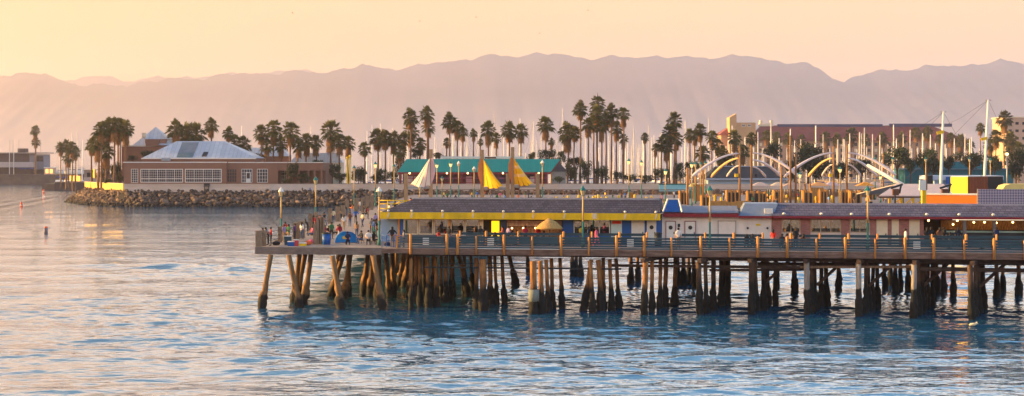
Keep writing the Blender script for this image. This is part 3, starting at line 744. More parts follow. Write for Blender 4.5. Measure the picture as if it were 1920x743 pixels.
for a, b_, n in ((1465.3, 1500.8, 2), (1519.8, 1577.2, 3), (1593.3, 1631.2, 2)):
    window(bc, a, 411, b_, 436.5, n, 1, mat('timber window frame', S(176, 150, 124), .6, .1, 3), M_GLASS)
    panel(bc, 'low_wall', a, 436.7, b_, YB, M_LOWW, FV, .15)
    u0_, u1_, h0_, h1_ = frect(a, 411, b_, 436, FV + .7); mb = MB()
    for k in range(7):
        u = random.uniform(u0_ + .1, u1_ - .5); mb.box(u, u + random.uniform(.15, .4), FV + .6, FV + .66, h0_, h0_ + random.uniform(.3, 1.1))
    part(mb, 'curtain', M_CREAM, bc)
for a, b_ in ((1643.3, 1664.2), (1671.8, 1685.2), (1704.8, 1724.2)): door(bc, a, 411.5, b_, YB, M_CREAM, v=FV + .02)
# bar front
panel(bc, 'bar_counter', 1760, 437, 2080, YB, mat('dark bar front', S(52, 50, 54), .6, .2, 2), FV + .6, .5)
panel(bc, 'counter_top', 1760, 434, 2080, 437, mat('pale green counter', S(150, 172, 158), .4, .1, 2), FV + .5, .7)
for a in (1806, 1862, 1921): panel(bc, 'bar_post', a, 411, a + 6, YB, mat('grey post paint', S(112, 108, 112), .6, .1, 2), FV - .05, .3)
panel(bc, 'lit_sign_strip', 1786, 411.2, 2080, 413.6, mat('lit strip', S(236, 214, 178), .5, .05, 2, emit=.35), FV - .12, .05)
panel(bc, 'back_bar', 1764, 414, 1930, 431, mat('bottles on the back bar', S(96, 62, 34), .4, 0, 3.2, col2=S(226, 160, 70), detail=9, stretch=(4, 1, 1)), FV + 4.3, .1)
for px, py, dv in ((1741, 413.6, .5), (1795, 413.8, .5), (1826, 417, 3.6), (1846, 417, 3.6), (1868, 418, 3.6), (1787, 421, 3.6), (1899, 417, 3.6)):
    u = fu(px, FV + dv); part(MB().ball((u, FV + dv, fh(py, u, FV + dv)), .1, 8, 5), 'bar_lamp', M_LIT, bc)
# thatched parasol by the bar
u, v = fu(1030, 7.6), 7.6
th = mat('straw thatch', S(150, 116, 70), .95, 0, 6, .6, col2=S(204, 158, 92), stretch=(1, 1, .3))
um = thing('thatched_parasol', 'orange brown thatched parasol standing before the open bar', 'parasol', (u, v, DECK), frame=True)
rr = [(0, 1.38), (.25, 1.28), (.75, .95), (1.2, .52), (1.3, .36), (1.22, .38)]
hb = fh(436, u, v)
part(MB().tube([(u, v, hb + z * .95) for _, z in rr[:-1]][::-1] , [r if r else .03 for r, _ in rr[:-1]][::-1], 18, sm=True), 'thatch', th, um)
part(MB().tube([(u, v, DECK), (u, v, hb + .9)], .05, 8), 'pole', M_BROWN, um)
# ================================================================== BREAKWATER
GH = 6.0
TOE = [(345, 409), (120, 410.5), (-107, 411.5), (-121, 420), (-133, 436), (-147, 464), (-147, 500)]
WAL = [(345, 420), (120, 420), (-115.8, 420), (-121, 428.5), (-129, 442), (-138.8, 458), (-139, 480)]
def lerp_path(P_, t):
    seg = [math.dist(TOE[i], TOE[i + 1]) for i in range(len(TOE) - 1)]; d = t * sum(seg)
    for i, s_ in enumerate(seg):
        if d <= s_ or i == len(seg) - 1:
            f = min(1, d / s_); return (P_[i][0] + (P_[i + 1][0] - P_[i][0]) * f, P_[i][1] + (P_[i + 1][1] - P_[i][1]) * f)
        d -= s_
mb = MB(); n = len(TOE)
vs = [(x, y + .6, -1.0) for x, y in TOE] + [(x, y, 4.3) for x, y in WAL]
mb.add(vs, [(i + 1, i, n + i, n + i + 1) for i in range(n - 1)])
M_ROCKBED = mat('wet dark rock', S(40, 36, 36), .9, .3, 1, .6)
struct(mb, 'breakwater_slope', M_ROCKBED)
mb = MB().prism([(-115.8, 420.3), (345, 420.3), (345, 482), (-138.5, 482), (-138.5, 458.3)], 3.0, GH)
struct(mb, 'breakwater_ground', mat('compacted ground', S(120, 104, 92), .95, .2, .4, .2))
M_ROCK = mat('granite boulder', S(66, 54, 48), .9, 0, .9, .7, col2=S(138, 112, 96), rnd=.5, bdist=.12)
nt = M_ROCK.node_tree; L = nt.links; b = nt.nodes['Principled BSDF']; old = b.inputs['Base Color'].links[0].from_socket
ge = nn(nt, 'ShaderNodeNewGeometry'); sp = nn(nt, 'ShaderNodeSeparateXYZ'); L.new(ge.outputs['Position'], sp.inputs['Vector'])
mr = nn(nt, 'ShaderNodeMapRange'); mr.inputs['From Min'].default_value = .7; mr.inputs['From Max'].default_value = 1.5; L.new(sp.outputs['Z'], mr.inputs['Value'])
mx = nn(nt, 'ShaderNodeMix', data_type='RGBA'); mx.inputs['A'].default_value = (*S(46, 40, 38), 1)      # tide mark
L.new(mr.outputs['Result'], mx.inputs['Factor']); L.new(old, mx.inputs['B']); L.new(mx.outputs['Result'], b.inputs['Base Color'])
ROCKS = []
for k in range(9):
    bm = bmesh.new(); bmesh.ops.create_icosphere(bm, subdivisions=2, radius=1)
    rr = random.Random(k); pl = []
    for _ in range(11):
        d = Vector((rr.gauss(0, 1), rr.gauss(0, 1), rr.gauss(0, 1))).normalized(); pl.append((d, rr.uniform(.55, .85)))
    for v in bm.verts:
        for d, c in pl:
            e = v.co.dot(d)
            if e > c: v.co -= d * (e - c)
    for v in bm.verts: v.co.z *= .8; v.co.x *= rr.uniform(1.0, 1.02)
    me = bpy.data.meshes.new('boulder'); bm.to_mesh(me); bm.free(); me.materials.append(M_ROCK); ROCKS.append(me)
spots = []
for r_, (f, s0) in enumerate([(.02, .82), (.13, .78), (.25, .76), (.37, .74), (.49, .72), (.61, .7), (.73, .68), (.85, .66), (.98, .6)]):
    t = random.uniform(0, .002)
    while t < 1:
        a, c = lerp_path(TOE, t), lerp_path(WAL, t)
        x, y = a[0] + (c[0] - a[0]) * f, a[1] + (c[1] - a[1]) * f
        s_ = s0 * random.choice((random.uniform(.5, .8), random.uniform(.8, 1.1), random.uniform(1.1, 1.55)))
        spots.append((x + random.uniform(-.3, .3), y + random.uniform(-.6, .6), -.1 + 4.6 * f + random.uniform(-.15, .3), s_))
        t += s_ * 1.45 / 560
vis = sorted(spots, key=lambda p: (pxof(p[0], p[1]) > 735, -p[3] * (1.0 if p[2] > .2 else .9)))
lead = [p for p in vis if pxof(p[0], p[1]) < 1250][:300]
rest = [p for p in spots if p not in set(lead)]
for p in lead:
    o = bpy.data.objects.new('boulder', random.choice(ROCKS)); COL.objects.link(o)
    o.location = p[:3]; o.scale = (p[3] * random.uniform(.9, 1.35), p[3] * random.uniform(.85, 1.2), p[3] * random.uniform(.75, 1.1)); o.rotation_euler = (random.uniform(-.5, .5), random.uniform(-.5, .5), random.uniform(0, 6.28))
    o['category'] = 'boulder'; o['group'] = 'boulders of the breakwater'; o['label'] = 'grey brown granite boulder among the riprap of the breakwater below the pale wall'
mb = MB()
for p in rest:
    me = random.choice(ROCKS); M_ = Matrix.Rotation(random.uniform(0, 6.28), 3, 'Z') @ Matrix.Diagonal((p[3], p[3], p[3] * .9))
    mb.add([tuple(M_ @ v.co + Vector(p[:3])) for v in me.vertices], [tuple(q.vertices) for q in me.polygons])
struct(mb, 'riprap', M_ROCK, 'stuff')

M_WALLC = mat('pinkish seawall concrete', S(196, 168, 152), .85, 0, .35, .2, col2=S(222, 196, 180), stretch=(.3, 1, 2))
WALLM = mat('sunlit ochre wall', S(214, 178, 96), .85, .1, .6, .1)  # the sun's yellow is put into the colour of these angled walls
wh_top = wh(345, 420)
sw = thing('seawall', 'long pale pinkish concrete seawall along the top of the breakwater rocks', 'wall', (0, 420, 4.3))
xa = -115.8; k = 0
cuts = [-115.8, -87, -72, -55, -43, -10, 14, 36, 58, 80, 112]
M_W2 = mat('patched seawall concrete', S(206, 186, 176), .85, .08, .4, .15)
for i in range(len(cuts) - 1):
    if i == 4: b0, b1 = cuts[i], cuts[i + 1]
    b0, b1 = cuts[i] + .02, cuts[i + 1] - .02
    part(MB().box(b0, b1, 419.8, 420.2, 3.6, wh_top - .12).box(b0, b1, 419.7, 420.3, wh_top - .118, wh_top), 'wall_section', M_W2 if i in (2, 6) else M_WALLC, sw)
yw = thing('end_wall', 'sunlit yellow end wall angled round the tip of the breakwater', 'wall', (-127, 438, 4.3))
P0, P1 = Vector((-115.9, 420.1)), Vector((-138.8, 458))
part(MB().bar((P0.x, P0.y, 5.3), (P1.x, P1.y, 5.3), .4, 2.75), 'wall', WALLM, yw)
part(MB().bar((P0.x, P0.y, 6.73), (P1.x, P1.y, 6.73), .5, .1), 'coping', M_CREAM, yw)

# ================================================================== helpers for things measured on a plane at distance y
def zrect(px0, py0, px1, py1, y): return wx(px0, y), wx(px1, y), wh(py1, y), wh(py0, y)
def zbox(mb, px0, py0, px1, py1, y, d, mi=0):
    a, b_, c, e = zrect(px0, py0, px1, py1, y); return mb.box(a, b_, y, y + d, c, e, mi)
def zpart(parent, name, px0, py0, px1, py1, y, d, m, label=None):
    return part(zbox(MB(), px0, py0, px1, py1, y, d), name, m, parent, label)
def zwindow(parent, px0, py0, px1, py1, y, nx, ny, fm, gm, fw_=.14):
    x0, x1, h0, h1 = zrect(px0, py0, px1, py1, y); mb = MB(); t = fw_
    mb.box(x0, x0 + t, y - .1, y, h0, h1); mb.box(x1 - t, x1, y - .1, y, h0, h1); mb.box(x0 + t, x1 - t, y - .1, y, h0, h0 + t); mb.box(x0 + t, x1 - t, y - .1, y, h1 - t, h1)
    for i in range(1, nx): x = x0 + (x1 - x0) * i / nx; mb.box(x - t * .35, x + t * .35, y - .08, y - .01, h0 + t, h1 - t)
    for j in range(1, ny): z = h0 + (h1 - h0) * j / ny; mb.box(x0 + t, x1 - t, y - .07, y - .012, z - t * .3, z + t * .3)
    f = part(mb, 'window', fm, parent)
    part(MB().box(x0 + t * .6, x1 - t * .6, y - .05, y - .03, h0 + t * .6, h1 - t * .6), 'pane', gm, f); return f

# ================================================================== BROWN HALL ON THE BREAKWATER
M_BRN = mat('brown stucco', S(140, 99, 82), .9, .07, .5, .15)
M_PANE = mat('dark blue pane', S(44, 46, 60), .15, .3, .5, spec=.5)
M_SEAM = mat_brick('standing seam roof', S(172, 176, 188), S(188, 192, 202), S(140, 146, 162), 1.3, 60, .05, 'XY', rough=.42, offset=0, var=.12, bump=.3)
hy = 427
hall = thing('brown_hall', 'wide brown flat roofed hall with gridded windows and pale metal hip roof on breakwater', 'building', (wx(420, hy), hy, GH))
xl, xm, xr = wx(232, hy), wx(424, hy), wx(606, hy + 2.5)
top = wh(305.5, hy)
part(MB().box(xl, xm, hy, hy + 26, GH, top), 'left_wing', M_BRN, hall)
part(MB().box(xm + .02, wx(521, hy + 2), hy + 2, hy + 26, GH, top - .05), 'right_wing', M_BRN, hall)
part(MB().box(wx(521, hy + 2) + .02, xr, hy + 8, hy + 26, GH, top - .08), 'end_wing', M_BRN, hall)
part(MB().box(wx(521, hy + 2) + .02, xr, hy + 2.2, hy + 8, top - 2.4, top - .06), 'porch_canopy', M_BRN, hall)
for px in (541, 560, 578, 590, 603):
    x = wx(px, hy + 2.6); part(MB().box(x - .3, x + .3, hy + 2.4, hy + 3.2, GH, top - 2.41), 'column', M_BRN, hall)
mb = MB().box(xl - .2, xm + .2, hy - .2, hy + .3, top, top + .3); part(mb, 'coping', M_WHITE, hall)
mb = MB().box(xm + .22, xr + .1, hy + 1.8, hy + 2.4, top - .04, top + .22); part(mb, 'coping', M_WHITE, hall)
W_ = M_WHITE
zwindow(hall, 246, 317, 259, 343, hy, 3, 6, W_, M_PANE)
for a, b_ in ((263.5, 343), (347, 415.5)):
    zwindow(hall, a, 317, b_, 342.5, hy, 5 if b_ < 350 else 4, 1, W_, M_PANE, .22)
    x0, x1, h0, h1 = zrect(a, 317, b_, 342.5, hy); mb = MB()
    n = 20 if b_ < 350 else 16
    for i in range(1, n):
        if i % 4: x = x0 + (x1 - x0) * i / n; mb.box(x - .03, x + .03, hy - .07, hy - .012, h0 + .2, h1 - .2)
    for j in (1, 2, 3): z = h0 + (h1 - h0) * (.25 + .19 * j); mb.box(x0 + .2, x1 - .2, hy - .068, hy - .014, z - .03, z + .03)
    z = h0 + (h1 - h0) * .28; mb.box(x0 + .2, x1 - .2, hy - .1, hy - .011, z - .1, z + .1)
    part(mb, 'glazing_bars', W_, hall)
zwindow(hall, 426, 317, 444, 342, hy + 2, 4, 4, M_BRN, M_PANE)
for a, b_ in ((453, 473), (482, 502), (511, 532)):
    zwindow(hall, a, 317, b_, 342.5, hy + (2 if b_ < 520 else 2), 4, 4, W_, M_PANE) if b_ < 521 else zwindow(hall, 524, 317, 537, 342.5, hy + 8, 4, 4, W_, M_PANE)
d = zpart(hall, 'door', 461, 323, 470, 343, hy + 1.88, .06, W_); zpart(d, 'pane', 462.5, 324.5, 468.5, 335, hy + 1.85, .02, M_PANE)
ry = hy + 6; rb = wh(297, ry)
part(MB().box(wx(268, ry), wx(478, ry), ry, ry + 16, top - .5, rb), 'roof_plinth', M_BRN, hall)
x0, x1 = wx(266, ry), wx(480, ry); t0, t1 = wx(331, ry + 7), wx(420, ry + 7); rh = wh(265, ry + 7)
rf = part(MB().frustum((x0, x1, ry - .5, ry + 17), (t0, t1, ry + 7, ry + 9.5), rb + .02, rh), 'hip_roof', M_SEAM, hall)
part(MB().box(x0 - .1, x1 + .1, ry - .6, ry - .4, rb - .25, rb + .1), 'eave_trim', M_WHITE, rf)
def onroof(px0, f0, px1, f1, sk=0, lift=.06):
    """panel on the front slope: f = 0 eave, 1 ridge"""
    ya, yb = ry - .5 + 7.5 * f0, ry - .5 + 7.5 * f1; za, zb = rb + (rh - rb) * f0, rb + (rh - rb) * f1
    return MB().slab([(wx(px0, ya), ya - .08, za + lift), (wx(px1, ya), ya - .08, za + lift), (wx(px1 + sk, yb), yb - .08, zb + lift), (wx(px0 + sk, yb), yb - .08, zb + lift)], .1)
part(onroof(331, .08, 362, .93, 11), 'skylight', mat('grey skylight glass', S(120, 124, 132), .2, .1, .6), rf)
part(onroof(332, .05, 360, .3, 3, .12), 'skylight_vent', mat('teal grey louver', S(86, 108, 116), .5, .1, 2), rf)
part(onroof(378, .1, 387, .36, 4), 'roof_hatch', M_DARK, rf)
part(onroof(303, -.14, 320, .02, 0), 'roof_flashing', M_METAL, rf)
# pyramid roofed tower building behind
ty = 458
tw = thing('pyramid_tower', 'brown block with a pale pyramid roof rising behind the left end of hall', 'building', (wx(290, ty), ty, GH))
zpart(tw, 'lower_block', 228, 275, 322, 340, ty, 14, M_BRN); zpart(tw, 'coping', 227, 272.5, 290, 275, ty - .2, 14.4, M_WHITE)
zpart(tw, 'upper_block', 272, 261, 312, 274.5, ty + 1, 11, M_BRN)
x0, x1 = wx(248, ty), wx(322, ty); xc = wx(291, ty + 5)
part(MB().frustum((x0, x1, ty + .5, ty + 12), (xc - .05, xc + .05, ty + 6, ty + 6.1), wh(272.5, ty) + .02, wh(238, ty + 5)), 'pyramid_roof', M_SEAM, tw)
zpart(tw, 'dormer', 273, 262, 296, 274, ty - .8, 3, M_BRN); zpart(tw, 'chimney_vent', 266, 249, 272, 258, ty + 2, 1, M_CREAM)
# low pale roofs behind the right wing
for i, (a, b_, y0, y1, nm, lb) in enumerate(((455, 540, 277, 304, 'storage_shed', 'low shed with pale blue grey roof just behind the right wing'), (545, 640, 287, 318, 'boat_shed', 'long low boat shed with pale roof beyond the porch'))):
    yy = 474 - i * 6; s_ = thing(nm, lb, 'shed', (wx((a + b_) / 2, yy), yy, GH))
    x0, x1, h0, h1 = zrect(a, y0, b_, y1, yy); hm_ = h0 + (h1 - h0) * .4
    part(MB().box(x0, x1, yy, yy + 7, GH, hm_), 'wall', M_BRN if i == 0 else M_CREAM, s_)
    part(MB().frustum((x0 - .4, x1 + .4, yy - .4, yy + 7.4), (x0 + 2, x1 - 2, yy + 3, yy + 4), hm_, h1), 'roof', M_SEAM, s_)
# booth at the tip
bo = thing('booth', 'small grey booth with yellow sunlight coloured onto its side at the tip of breakwater', 'booth', (wx(172, 462), 462, GH))
zpart(bo, 'walls', 157.5, 319, 174.5, 343.5, 462, 3, mat('booth grey', S(150, 138, 136), .8, .1, 1)); zpart(bo, 'window', 163, 324, 173, 332, 461.9, .08, M_DARK)
zpart(bo, 'roof', 156, 317.5, 176, 319, 461.6, 4, M_WHITE); zpart(bo, 'low_fence', 157, 333, 190, 343.4, 460.6, .2, mat('white grey panel', S(186, 178, 178), .8, .1, 1))
x = wx(175.2, 462); part(MB().bar((x, 461.6, wh(326, 462)), (x + .9, 460.2, wh(326, 462)), .1, 3.2), 'sunlit_side', M_YELLOW, bo)  # yellow panel stands in for the sun falling on this side

# ================================================================== TEAL ROOFED PAVILION
pv_y = 430
pav = thing('teal_pavilion', 'open pavilion with long teal metal roof and maroon posts behind the sail sculptures', 'pavilion', (wx(900, pv_y), pv_y, GH))
M_TROOF = mat_brick('teal standing seam', S(0, 122, 118), S(2, 130, 126), S(0, 96, 96), .6, 60, .03, 'XY', rough=.45, offset=0, var=.06)
ev, rg = wh(322.5, pv_y), wh(298.5, pv_y + 6)
a = [(wx(746, pv_y), pv_y, ev), (wx(1032, pv_y), pv_y, ev), (wx(1051, pv_y + 6), pv_y + 6, rg), (wx(762, pv_y + 6), pv_y + 6, rg)]
bk = [(wx(1034, pv_y + 12) + 2, pv_y + 12, ev), (wx(750, pv_y + 12), pv_y + 12, ev)]
mb = MB().slab(a, .15).slab([(a[3][0], a[3][1] + .01, a[3][2]), (a[2][0], a[2][1] + .01, a[2][2]), bk[0], bk[1]], .15); part(mb, 'roof', M_TROOF, pav)
part(MB().box(a[0][0], a[1][0], pv_y + .05, pv_y + .25, ev - .75, ev - .17), 'eave_beam', M_RED, pav)
part(MB().bar((a[1][0] - .2, pv_y, ev - .4), (a[2][0] - .2, pv_y + 6, rg - .5), .2, .6), 'gable_board', M_RED, pav)
for i, px in enumerate(np.linspace(752, 1026, 13)):
    x = wx(px, pv_y); part(MB().box(x - .18, x + .18, pv_y + .02, pv_y + .38, GH, ev - .76), 'post', M_RED, pav)
part(MB().box(wx(756, pv_y), wx(1026, pv_y), pv_y + 8, pv_y + 8.3, GH, ev - .2), 'rear_screen', mat('dim stall fronts', S(70, 48, 66), .8, 0, .35, col2=S(150, 84, 96), detail=7), pav)
part(MB().box(wx(754, pv_y), wx(1026, pv_y), pv_y + .1, pv_y + .2, GH + 2.1, GH + 2.35), 'banner_rail', mat('mauve banner', S(150, 70, 110), .7, .3, .5), pav)
part(MB().box(wx(754, pv_y), wx(1026, pv_y), pv_y + .12, pv_y + .22, GH + .7, GH + .9), 'low_rail', M_RED, pav)
for px in (768, 838, 877, 943, 1010):
    part(MB().ball((wx(px, pv_y), pv_y + .1, wh(325, pv_y)), .28, 8, 5), 'lamp', M_LIT, pav)
for i, (px, c) in enumerate(((763, (210, 190, 190)), (775, (190, 170, 180)), (817, (80, 80, 110)), (845, (80, 70, 90)), (880, (200, 150, 160)), (938, (70, 70, 110)), (985, (90, 60, 80)), (1000, (220, 200, 200)))):
    zpart(pav, 'stall_counter', px - 6, 331, px + 6, 345, pv_y + 3, 1, mat('stall cloth %d' % i, S(*c), .8, .2, 1))
fl = thing('flat_roof_shed', 'low shed with flat white roof showing above the teal ridge', 'shed', (wx(905, 446), 446, GH))
zpart(fl, 'roof', 826, 293.5, 984, 297.5, 446, 8, M_WHITE); zpart(fl, 'wall', 830, 298, 980, 345, 446.5, 7, M_CREAM)
zpart(fl, 'roof_sign', 909, 294.5, 930, 297.5, 445.9, .08, M_BROWN)
gs = thing('gabled_hut', 'small grey gabled hut beside the right end of the teal pavilion', 'hut', (wx(1050, 436), 436, GH))
x0, x1 = wx(1032, 436), wx(1064, 436)
part(MB().box(x0 + .5, x1 - .5, 436, 442, GH, wh(322, 436)), 'wall', M_METAL, gs)
part(MB().add([(x0, 435.6, wh(322, 436)), (x1, 435.6, wh(322, 436)), ((x0 + x1) / 2, 435.6, wh(304, 436)), (x0, 442.5, wh(322, 436)), (x1, 442.5, wh(322, 436)), ((x0 + x1) / 2, 442.5, wh(304, 436))],
     [(0, 1, 2), (5, 4, 3), (0, 2, 5, 3), (2, 1, 4, 5), (1, 0, 3, 4)]), 'roof', mat('grey hut roof', S(96, 92, 98), .7, .1, 1), gs)

# ================================================================== PALMS
M_FROND = mat('palm frond', (.105, .100, .024), .6, .35, 1.5, rnd=.2, trans=.25, spec=.2)
M_DEADF = mat('dead palm frond', (.26, .125, .04), .85, .3, 2, rnd=.2, spec=.1)
M_TRUNK = mat('palm trunk', S(104, 76, 58), .9, 0, 2.5, .5, col2=S(142, 106, 80), stretch=(1, 1, 5), rnd=.15)
def fan(mb, base, d, L, r, rr, droop, nleaf=9, mi=0):
    d = d.normalized(); tip = base + d * L
    side = d.cross(Vector((0, 0, 1)))
    if side.length < .1: side = Vector((1, 0, 0))
    side.normalize(); nrm = side.cross(d).normalized()
    mb.bar(base, tip, .05, .05, mi)
    for k in range(nleaf):
        a = (k / (nleaf - 1) - .5) * 2.5 + rr.uniform(-.07, .07)
        v = d * math.cos(a) + side * math.sin(a)
        ln = r * (1 - .22 * abs(a) / 1.25) * rr.uniform(.85, 1.1)
        wv = v.cross(nrm).normalized() * (.088 * r)
        m1 = tip + v * ln * .55 - nrm * 0.04 + Vector((0, 0, -droop * ln * .12))
        e = tip + v * ln + Vector((0, 0, -droop * ln * .5))
        mb.add([tip, m1 + wv, e, m1 - wv], [(0, 1, 2), (0, 2, 3)], mi)
CROWNS = []; SKIRTS = []
for k in range(6):
    rr = random.Random(100 + k); mb = MB()
    nf = rr.randint(50, 62)
    for i in range(nf):
        t = (i + .5) / nf; el_ = R(88) - t * R(125) + rr.uniform(-.16, .16); az = i * 2.39996 + rr.uniform(-.25, .25)
        d = Vector((math.cos(el_) * math.cos(az), math.cos(el_) * math.sin(az), math.sin(el_)))
        fan(mb, Vector((0, 0, rr.uniform(-.25, .15))) + d * .12, d, rr.uniform(.75, 1.25), rr.uniform(.85, 1.2), rr, .5 + .9 * t)
    CROWNS.append(mb.mesh('crown', M_FROND))
    mb = MB()
    for i in range(46):
        az = i * 2.39996; z = -.5 - (i / 46) * rr.uniform(1.6, 2.2); el_ = R(-66) + rr.uniform(-.25, .2)
        d = Vector((math.cos(el_) * math.cos(az), math.cos(el_) * math.sin(az), math.sin(el_)))
        fan(mb, Vector((math.cos(az) * .22, math.sin(az) * .22, z + .5)), d, rr.uniform(.5, .9), rr.uniform(.7, 1.0), rr, 1.0, 6)
    SKIRTS.append(mb.mesh('dead_frond_skirt', M_DEADF))
TRUNKS = []
for k in range(3):
    rr = random.Random(k + 50); bx_, by_ = rr.uniform(-.25, .25), rr.uniform(-.25, .25); pts = []; rad = []
    for i in range(11):
        t = i / 10; pts.append((bx_ * math.sin(t * 3.0), by_ * math.sin(t * 3.0), t)); rad.append(.29 - .09 * t + (.14 if i == 0 else 0) + rr.uniform(-.012, .012))
    TRUNKS.append(MB().tube(pts, rad, 9).mesh('trunk', M_TRUNK))
NPALM = [0]
def palm(px, top_y, w_px, y, base=GH, skirt=True, label='', scope=''):
    """px, top_y: crown top in the photo; w_px: crown width; y: distance"""
    rr = random.Random(NPALM[0] * 31 + 7); NPALM[0] += 1
    rad = w_px * 1.08 / FPX * y / 2; s_ = rad / 1.95
    H_ = wh(top_y, y) - 1.7 * s_ - base
    t = thing('palm_tree', label, 'palm', (wx(px, y), y, base), rr.uniform(0, 6.28), 'fan palms along the harbour')
    tr = bpy.data.objects.new('trunk', rr.choice(TRUNKS)); tr.scale = (.8 + .2 * s_, .8 + .2 * s_, H_); COL.objects.link(tr); tr.parent = t
    c = bpy.data.objects.new('crown', rr.choice(CROWNS)); c.location = (0, 0, H_); c.scale = (s_, s_, s_ * rr.uniform(1.05, 1.25)); c.rotation_euler = (rr.uniform(-.12, .12), rr.uniform(-.12, .12), rr.uniform(0, 6)); COL.objects.link(c); c.parent = t
    if skirt:
        k = bpy.data.objects.new('dead_frond_skirt', rr.choice(SKIRTS)); k.location = (0, 0, H_); k.scale = (s_ * .9, s_ * .9, s_ * rr.uniform(.7, 1.25)); k.rotation_euler = (0, 0, rr.uniform(0, 6)); COL.objects.link(k); k.parent = t
    auto(t, label, scope); return t
def palms(rows, label, y0, y1, base=GH):
    for i, (px, ty_, w_) in enumerate(rows): palm(px, ty_, w_, y0 + (y1 - y0) * ((i * .618) % 1), base, True, label)
palms([(66, 237, 18), (67, 258, 17)], 'lone tall fan palm beside the far left harbour building', 852, 866, 5.8)
palms([(114, 268, 20), (124, 264, 20), (135, 267, 22), (141, 276, 20), (128, 285, 22)], 'fan palm in the small cluster left of the breakwater tip', 640, 655, 3)
palms([(190, 229, 32), (203, 226, 32), (214, 222, 32), (226, 223, 32), (236, 228, 30), (184, 252, 34), (172, 262, 26), (199, 270, 30), (222, 240, 28)], 'fan palm in the dense grove left of the brown hall', 440, 456)
palms([(330, 227, 36), (350, 234, 38), (368, 234, 38), (396, 223, 27), (302, 258, 24), (428, 240, 22), (440, 256, 28), (457, 258, 28), (282, 282, 24)], 'fan palm rising behind the roofs of the brown hall', 462, 472)
palms([(490, 236, 30), (513, 227, 32), (546, 230, 36), (575, 252, 30), (592, 254, 28), (500, 262, 26), (620, 228, 40), (637, 252, 30), (653, 255, 28), (527, 258, 26), (560, 262, 26)], 'fan palm behind the right end of the brown hall', 448, 470)
palms([(683, 268, 24), (708, 243, 36), (722, 246, 30), (738, 248, 30), (757, 250, 24), (770, 206, 30), (771, 232, 30), (801, 201, 28), (803, 226, 26), (788, 258, 26), (750, 272, 26)], 'fan palm left of and behind the white sail', 446, 472)
palms([(843, 214, 30), (858, 226, 28), (868, 238, 22), (838, 260, 16), (888, 243, 16), (901, 261, 12), (915, 231, 28), (930, 250, 20), (955, 230, 32), (977, 233, 28), (1023, 220, 32), (1034, 260, 14), (1064, 232, 36), (1078, 238, 26)], 'fan palm standing behind the teal pavilion', 448, 474)
palms([(1088, 192, 28), (1121, 180, 30), (1119, 200, 30), (1146, 197, 30), (1169, 202, 26), (1103, 222, 28), (1114, 216, 28), (1136, 212, 26), (1156, 228, 26), (1169, 252, 18), (1128, 226, 26)], 'fan palm in the tallest grove right of the teal pavilion', 444, 470)
palms([(1209, 250, 16), (1264, 213, 30), (1255, 236, 30), (1268, 248, 28), (1240, 258, 22), (1250, 262, 28), (1229, 270, 16)], 'fan palm in the dark group left of the arches', 446, 466)
palms([(1293, 243, 22), (1303, 246, 20), (1313, 234, 24), (1335, 246, 24), (1318, 274, 30), (1355, 278, 28), (1377, 246, 26), (1393, 272, 26), (1409, 250, 22), (1345, 262, 24)], 'fan palm behind the left arch sculpture', 470, 480)
palms([(1437, 246, 20), (1455, 248, 22), (1478, 250, 22), (1502, 254, 20), (1548, 248, 22), (1570, 252, 20), (1596, 242, 26), (1622, 252, 20), (1655, 250, 22), (1690, 250, 20), (1718, 240, 22), (1738, 238, 22), (1762, 252, 18), (1783, 250, 22), (1802, 254, 24), (1818, 262, 22)], 'fan palm before the long maroon roofed hotel', 760, 800, 3)
palms([(1838, 232, 18), (1883, 209, 30), (1868, 245, 26), (1894, 250, 28), (1856, 262, 24), (1910, 268, 26)], 'fan palm beside the pale apartment block at far right', 560, 600, 4)

# ---- broadleaf trees and bushes
M_LEAF = mat('dark foliage', (.030, .042, .016), .7, .5, .8, rnd=.2, trans=.2, spec=.15)
M_LEAFW = mat('olive foliage', (.065, .062, .020), .7, .4, .8, rnd=.2, trans=.2, spec=.15)
M_BARK = mat('bark', S(84, 66, 54), .9, .2, 3, .5)
def crown_mesh(seed, flat=1.0, n=1500, leaf=.34, m=None):
    rr = random.Random(seed); mb = MB(); lobes = []
    for _ in range(15):
        a, r_, z = rr.uniform(0, 6.28), rr.uniform(.15, .72), rr.uniform(-.45, .6) * flat
        lobes.append((Vector((r_ * math.cos(a), r_ * math.sin(a), z)), rr.uniform(.22, .42)))
    for i in range(n):
        c, r_ = rr.choice(lobes); d = Vector((rr.gauss(0, 1), rr.gauss(0, 1), rr.gauss(0, .8))).normalized()
        p = c + d * r_ * rr.uniform(.55, 1.08); p.z *= .9
        u = Vector((rr.gauss(0, 1), rr.gauss(0, 1), rr.gauss(0, 1))).normalized(); w_ = d.cross(u).normalized(); u = (u * .7 + d * .5).normalized()
        s_ = leaf * .2 * rr.uniform(.6, 1.3)
        mb.add([p - u * s_, p + w_ * s_ * .5, p + u * s_, p - w_ * s_ * .5], [(0, 1, 2, 3)])
    return mb.mesh('crown', m or M_LEAF)
BUSH = [crown_mesh(s_) for s_ in range(3)] + [crown_mesh(9, m=M_LEAFW)]
FLATC = [crown_mesh(20 + s_, .5) for s_ in range(2)]
LIMBS = []
for k in range(2):
    rr = random.Random(k); mb = MB().tube([(0, 0, 0), (.02, 0, .3), (0, .03, .55)], [.06, .045, .03], 8)
    for i in range(6):
        a = i * 1.05 + rr.uniform(-.3, .3); mb.tube([(0, 0, .25 + .04 * i), (.2 * math.cos(a), .2 * math.sin(a), .5), (.4 * math.cos(a), .4 * math.sin(a), .68)], [.03, .02, .01], 6)
    LIMBS.append(mb.mesh('trunk', M_BARK))
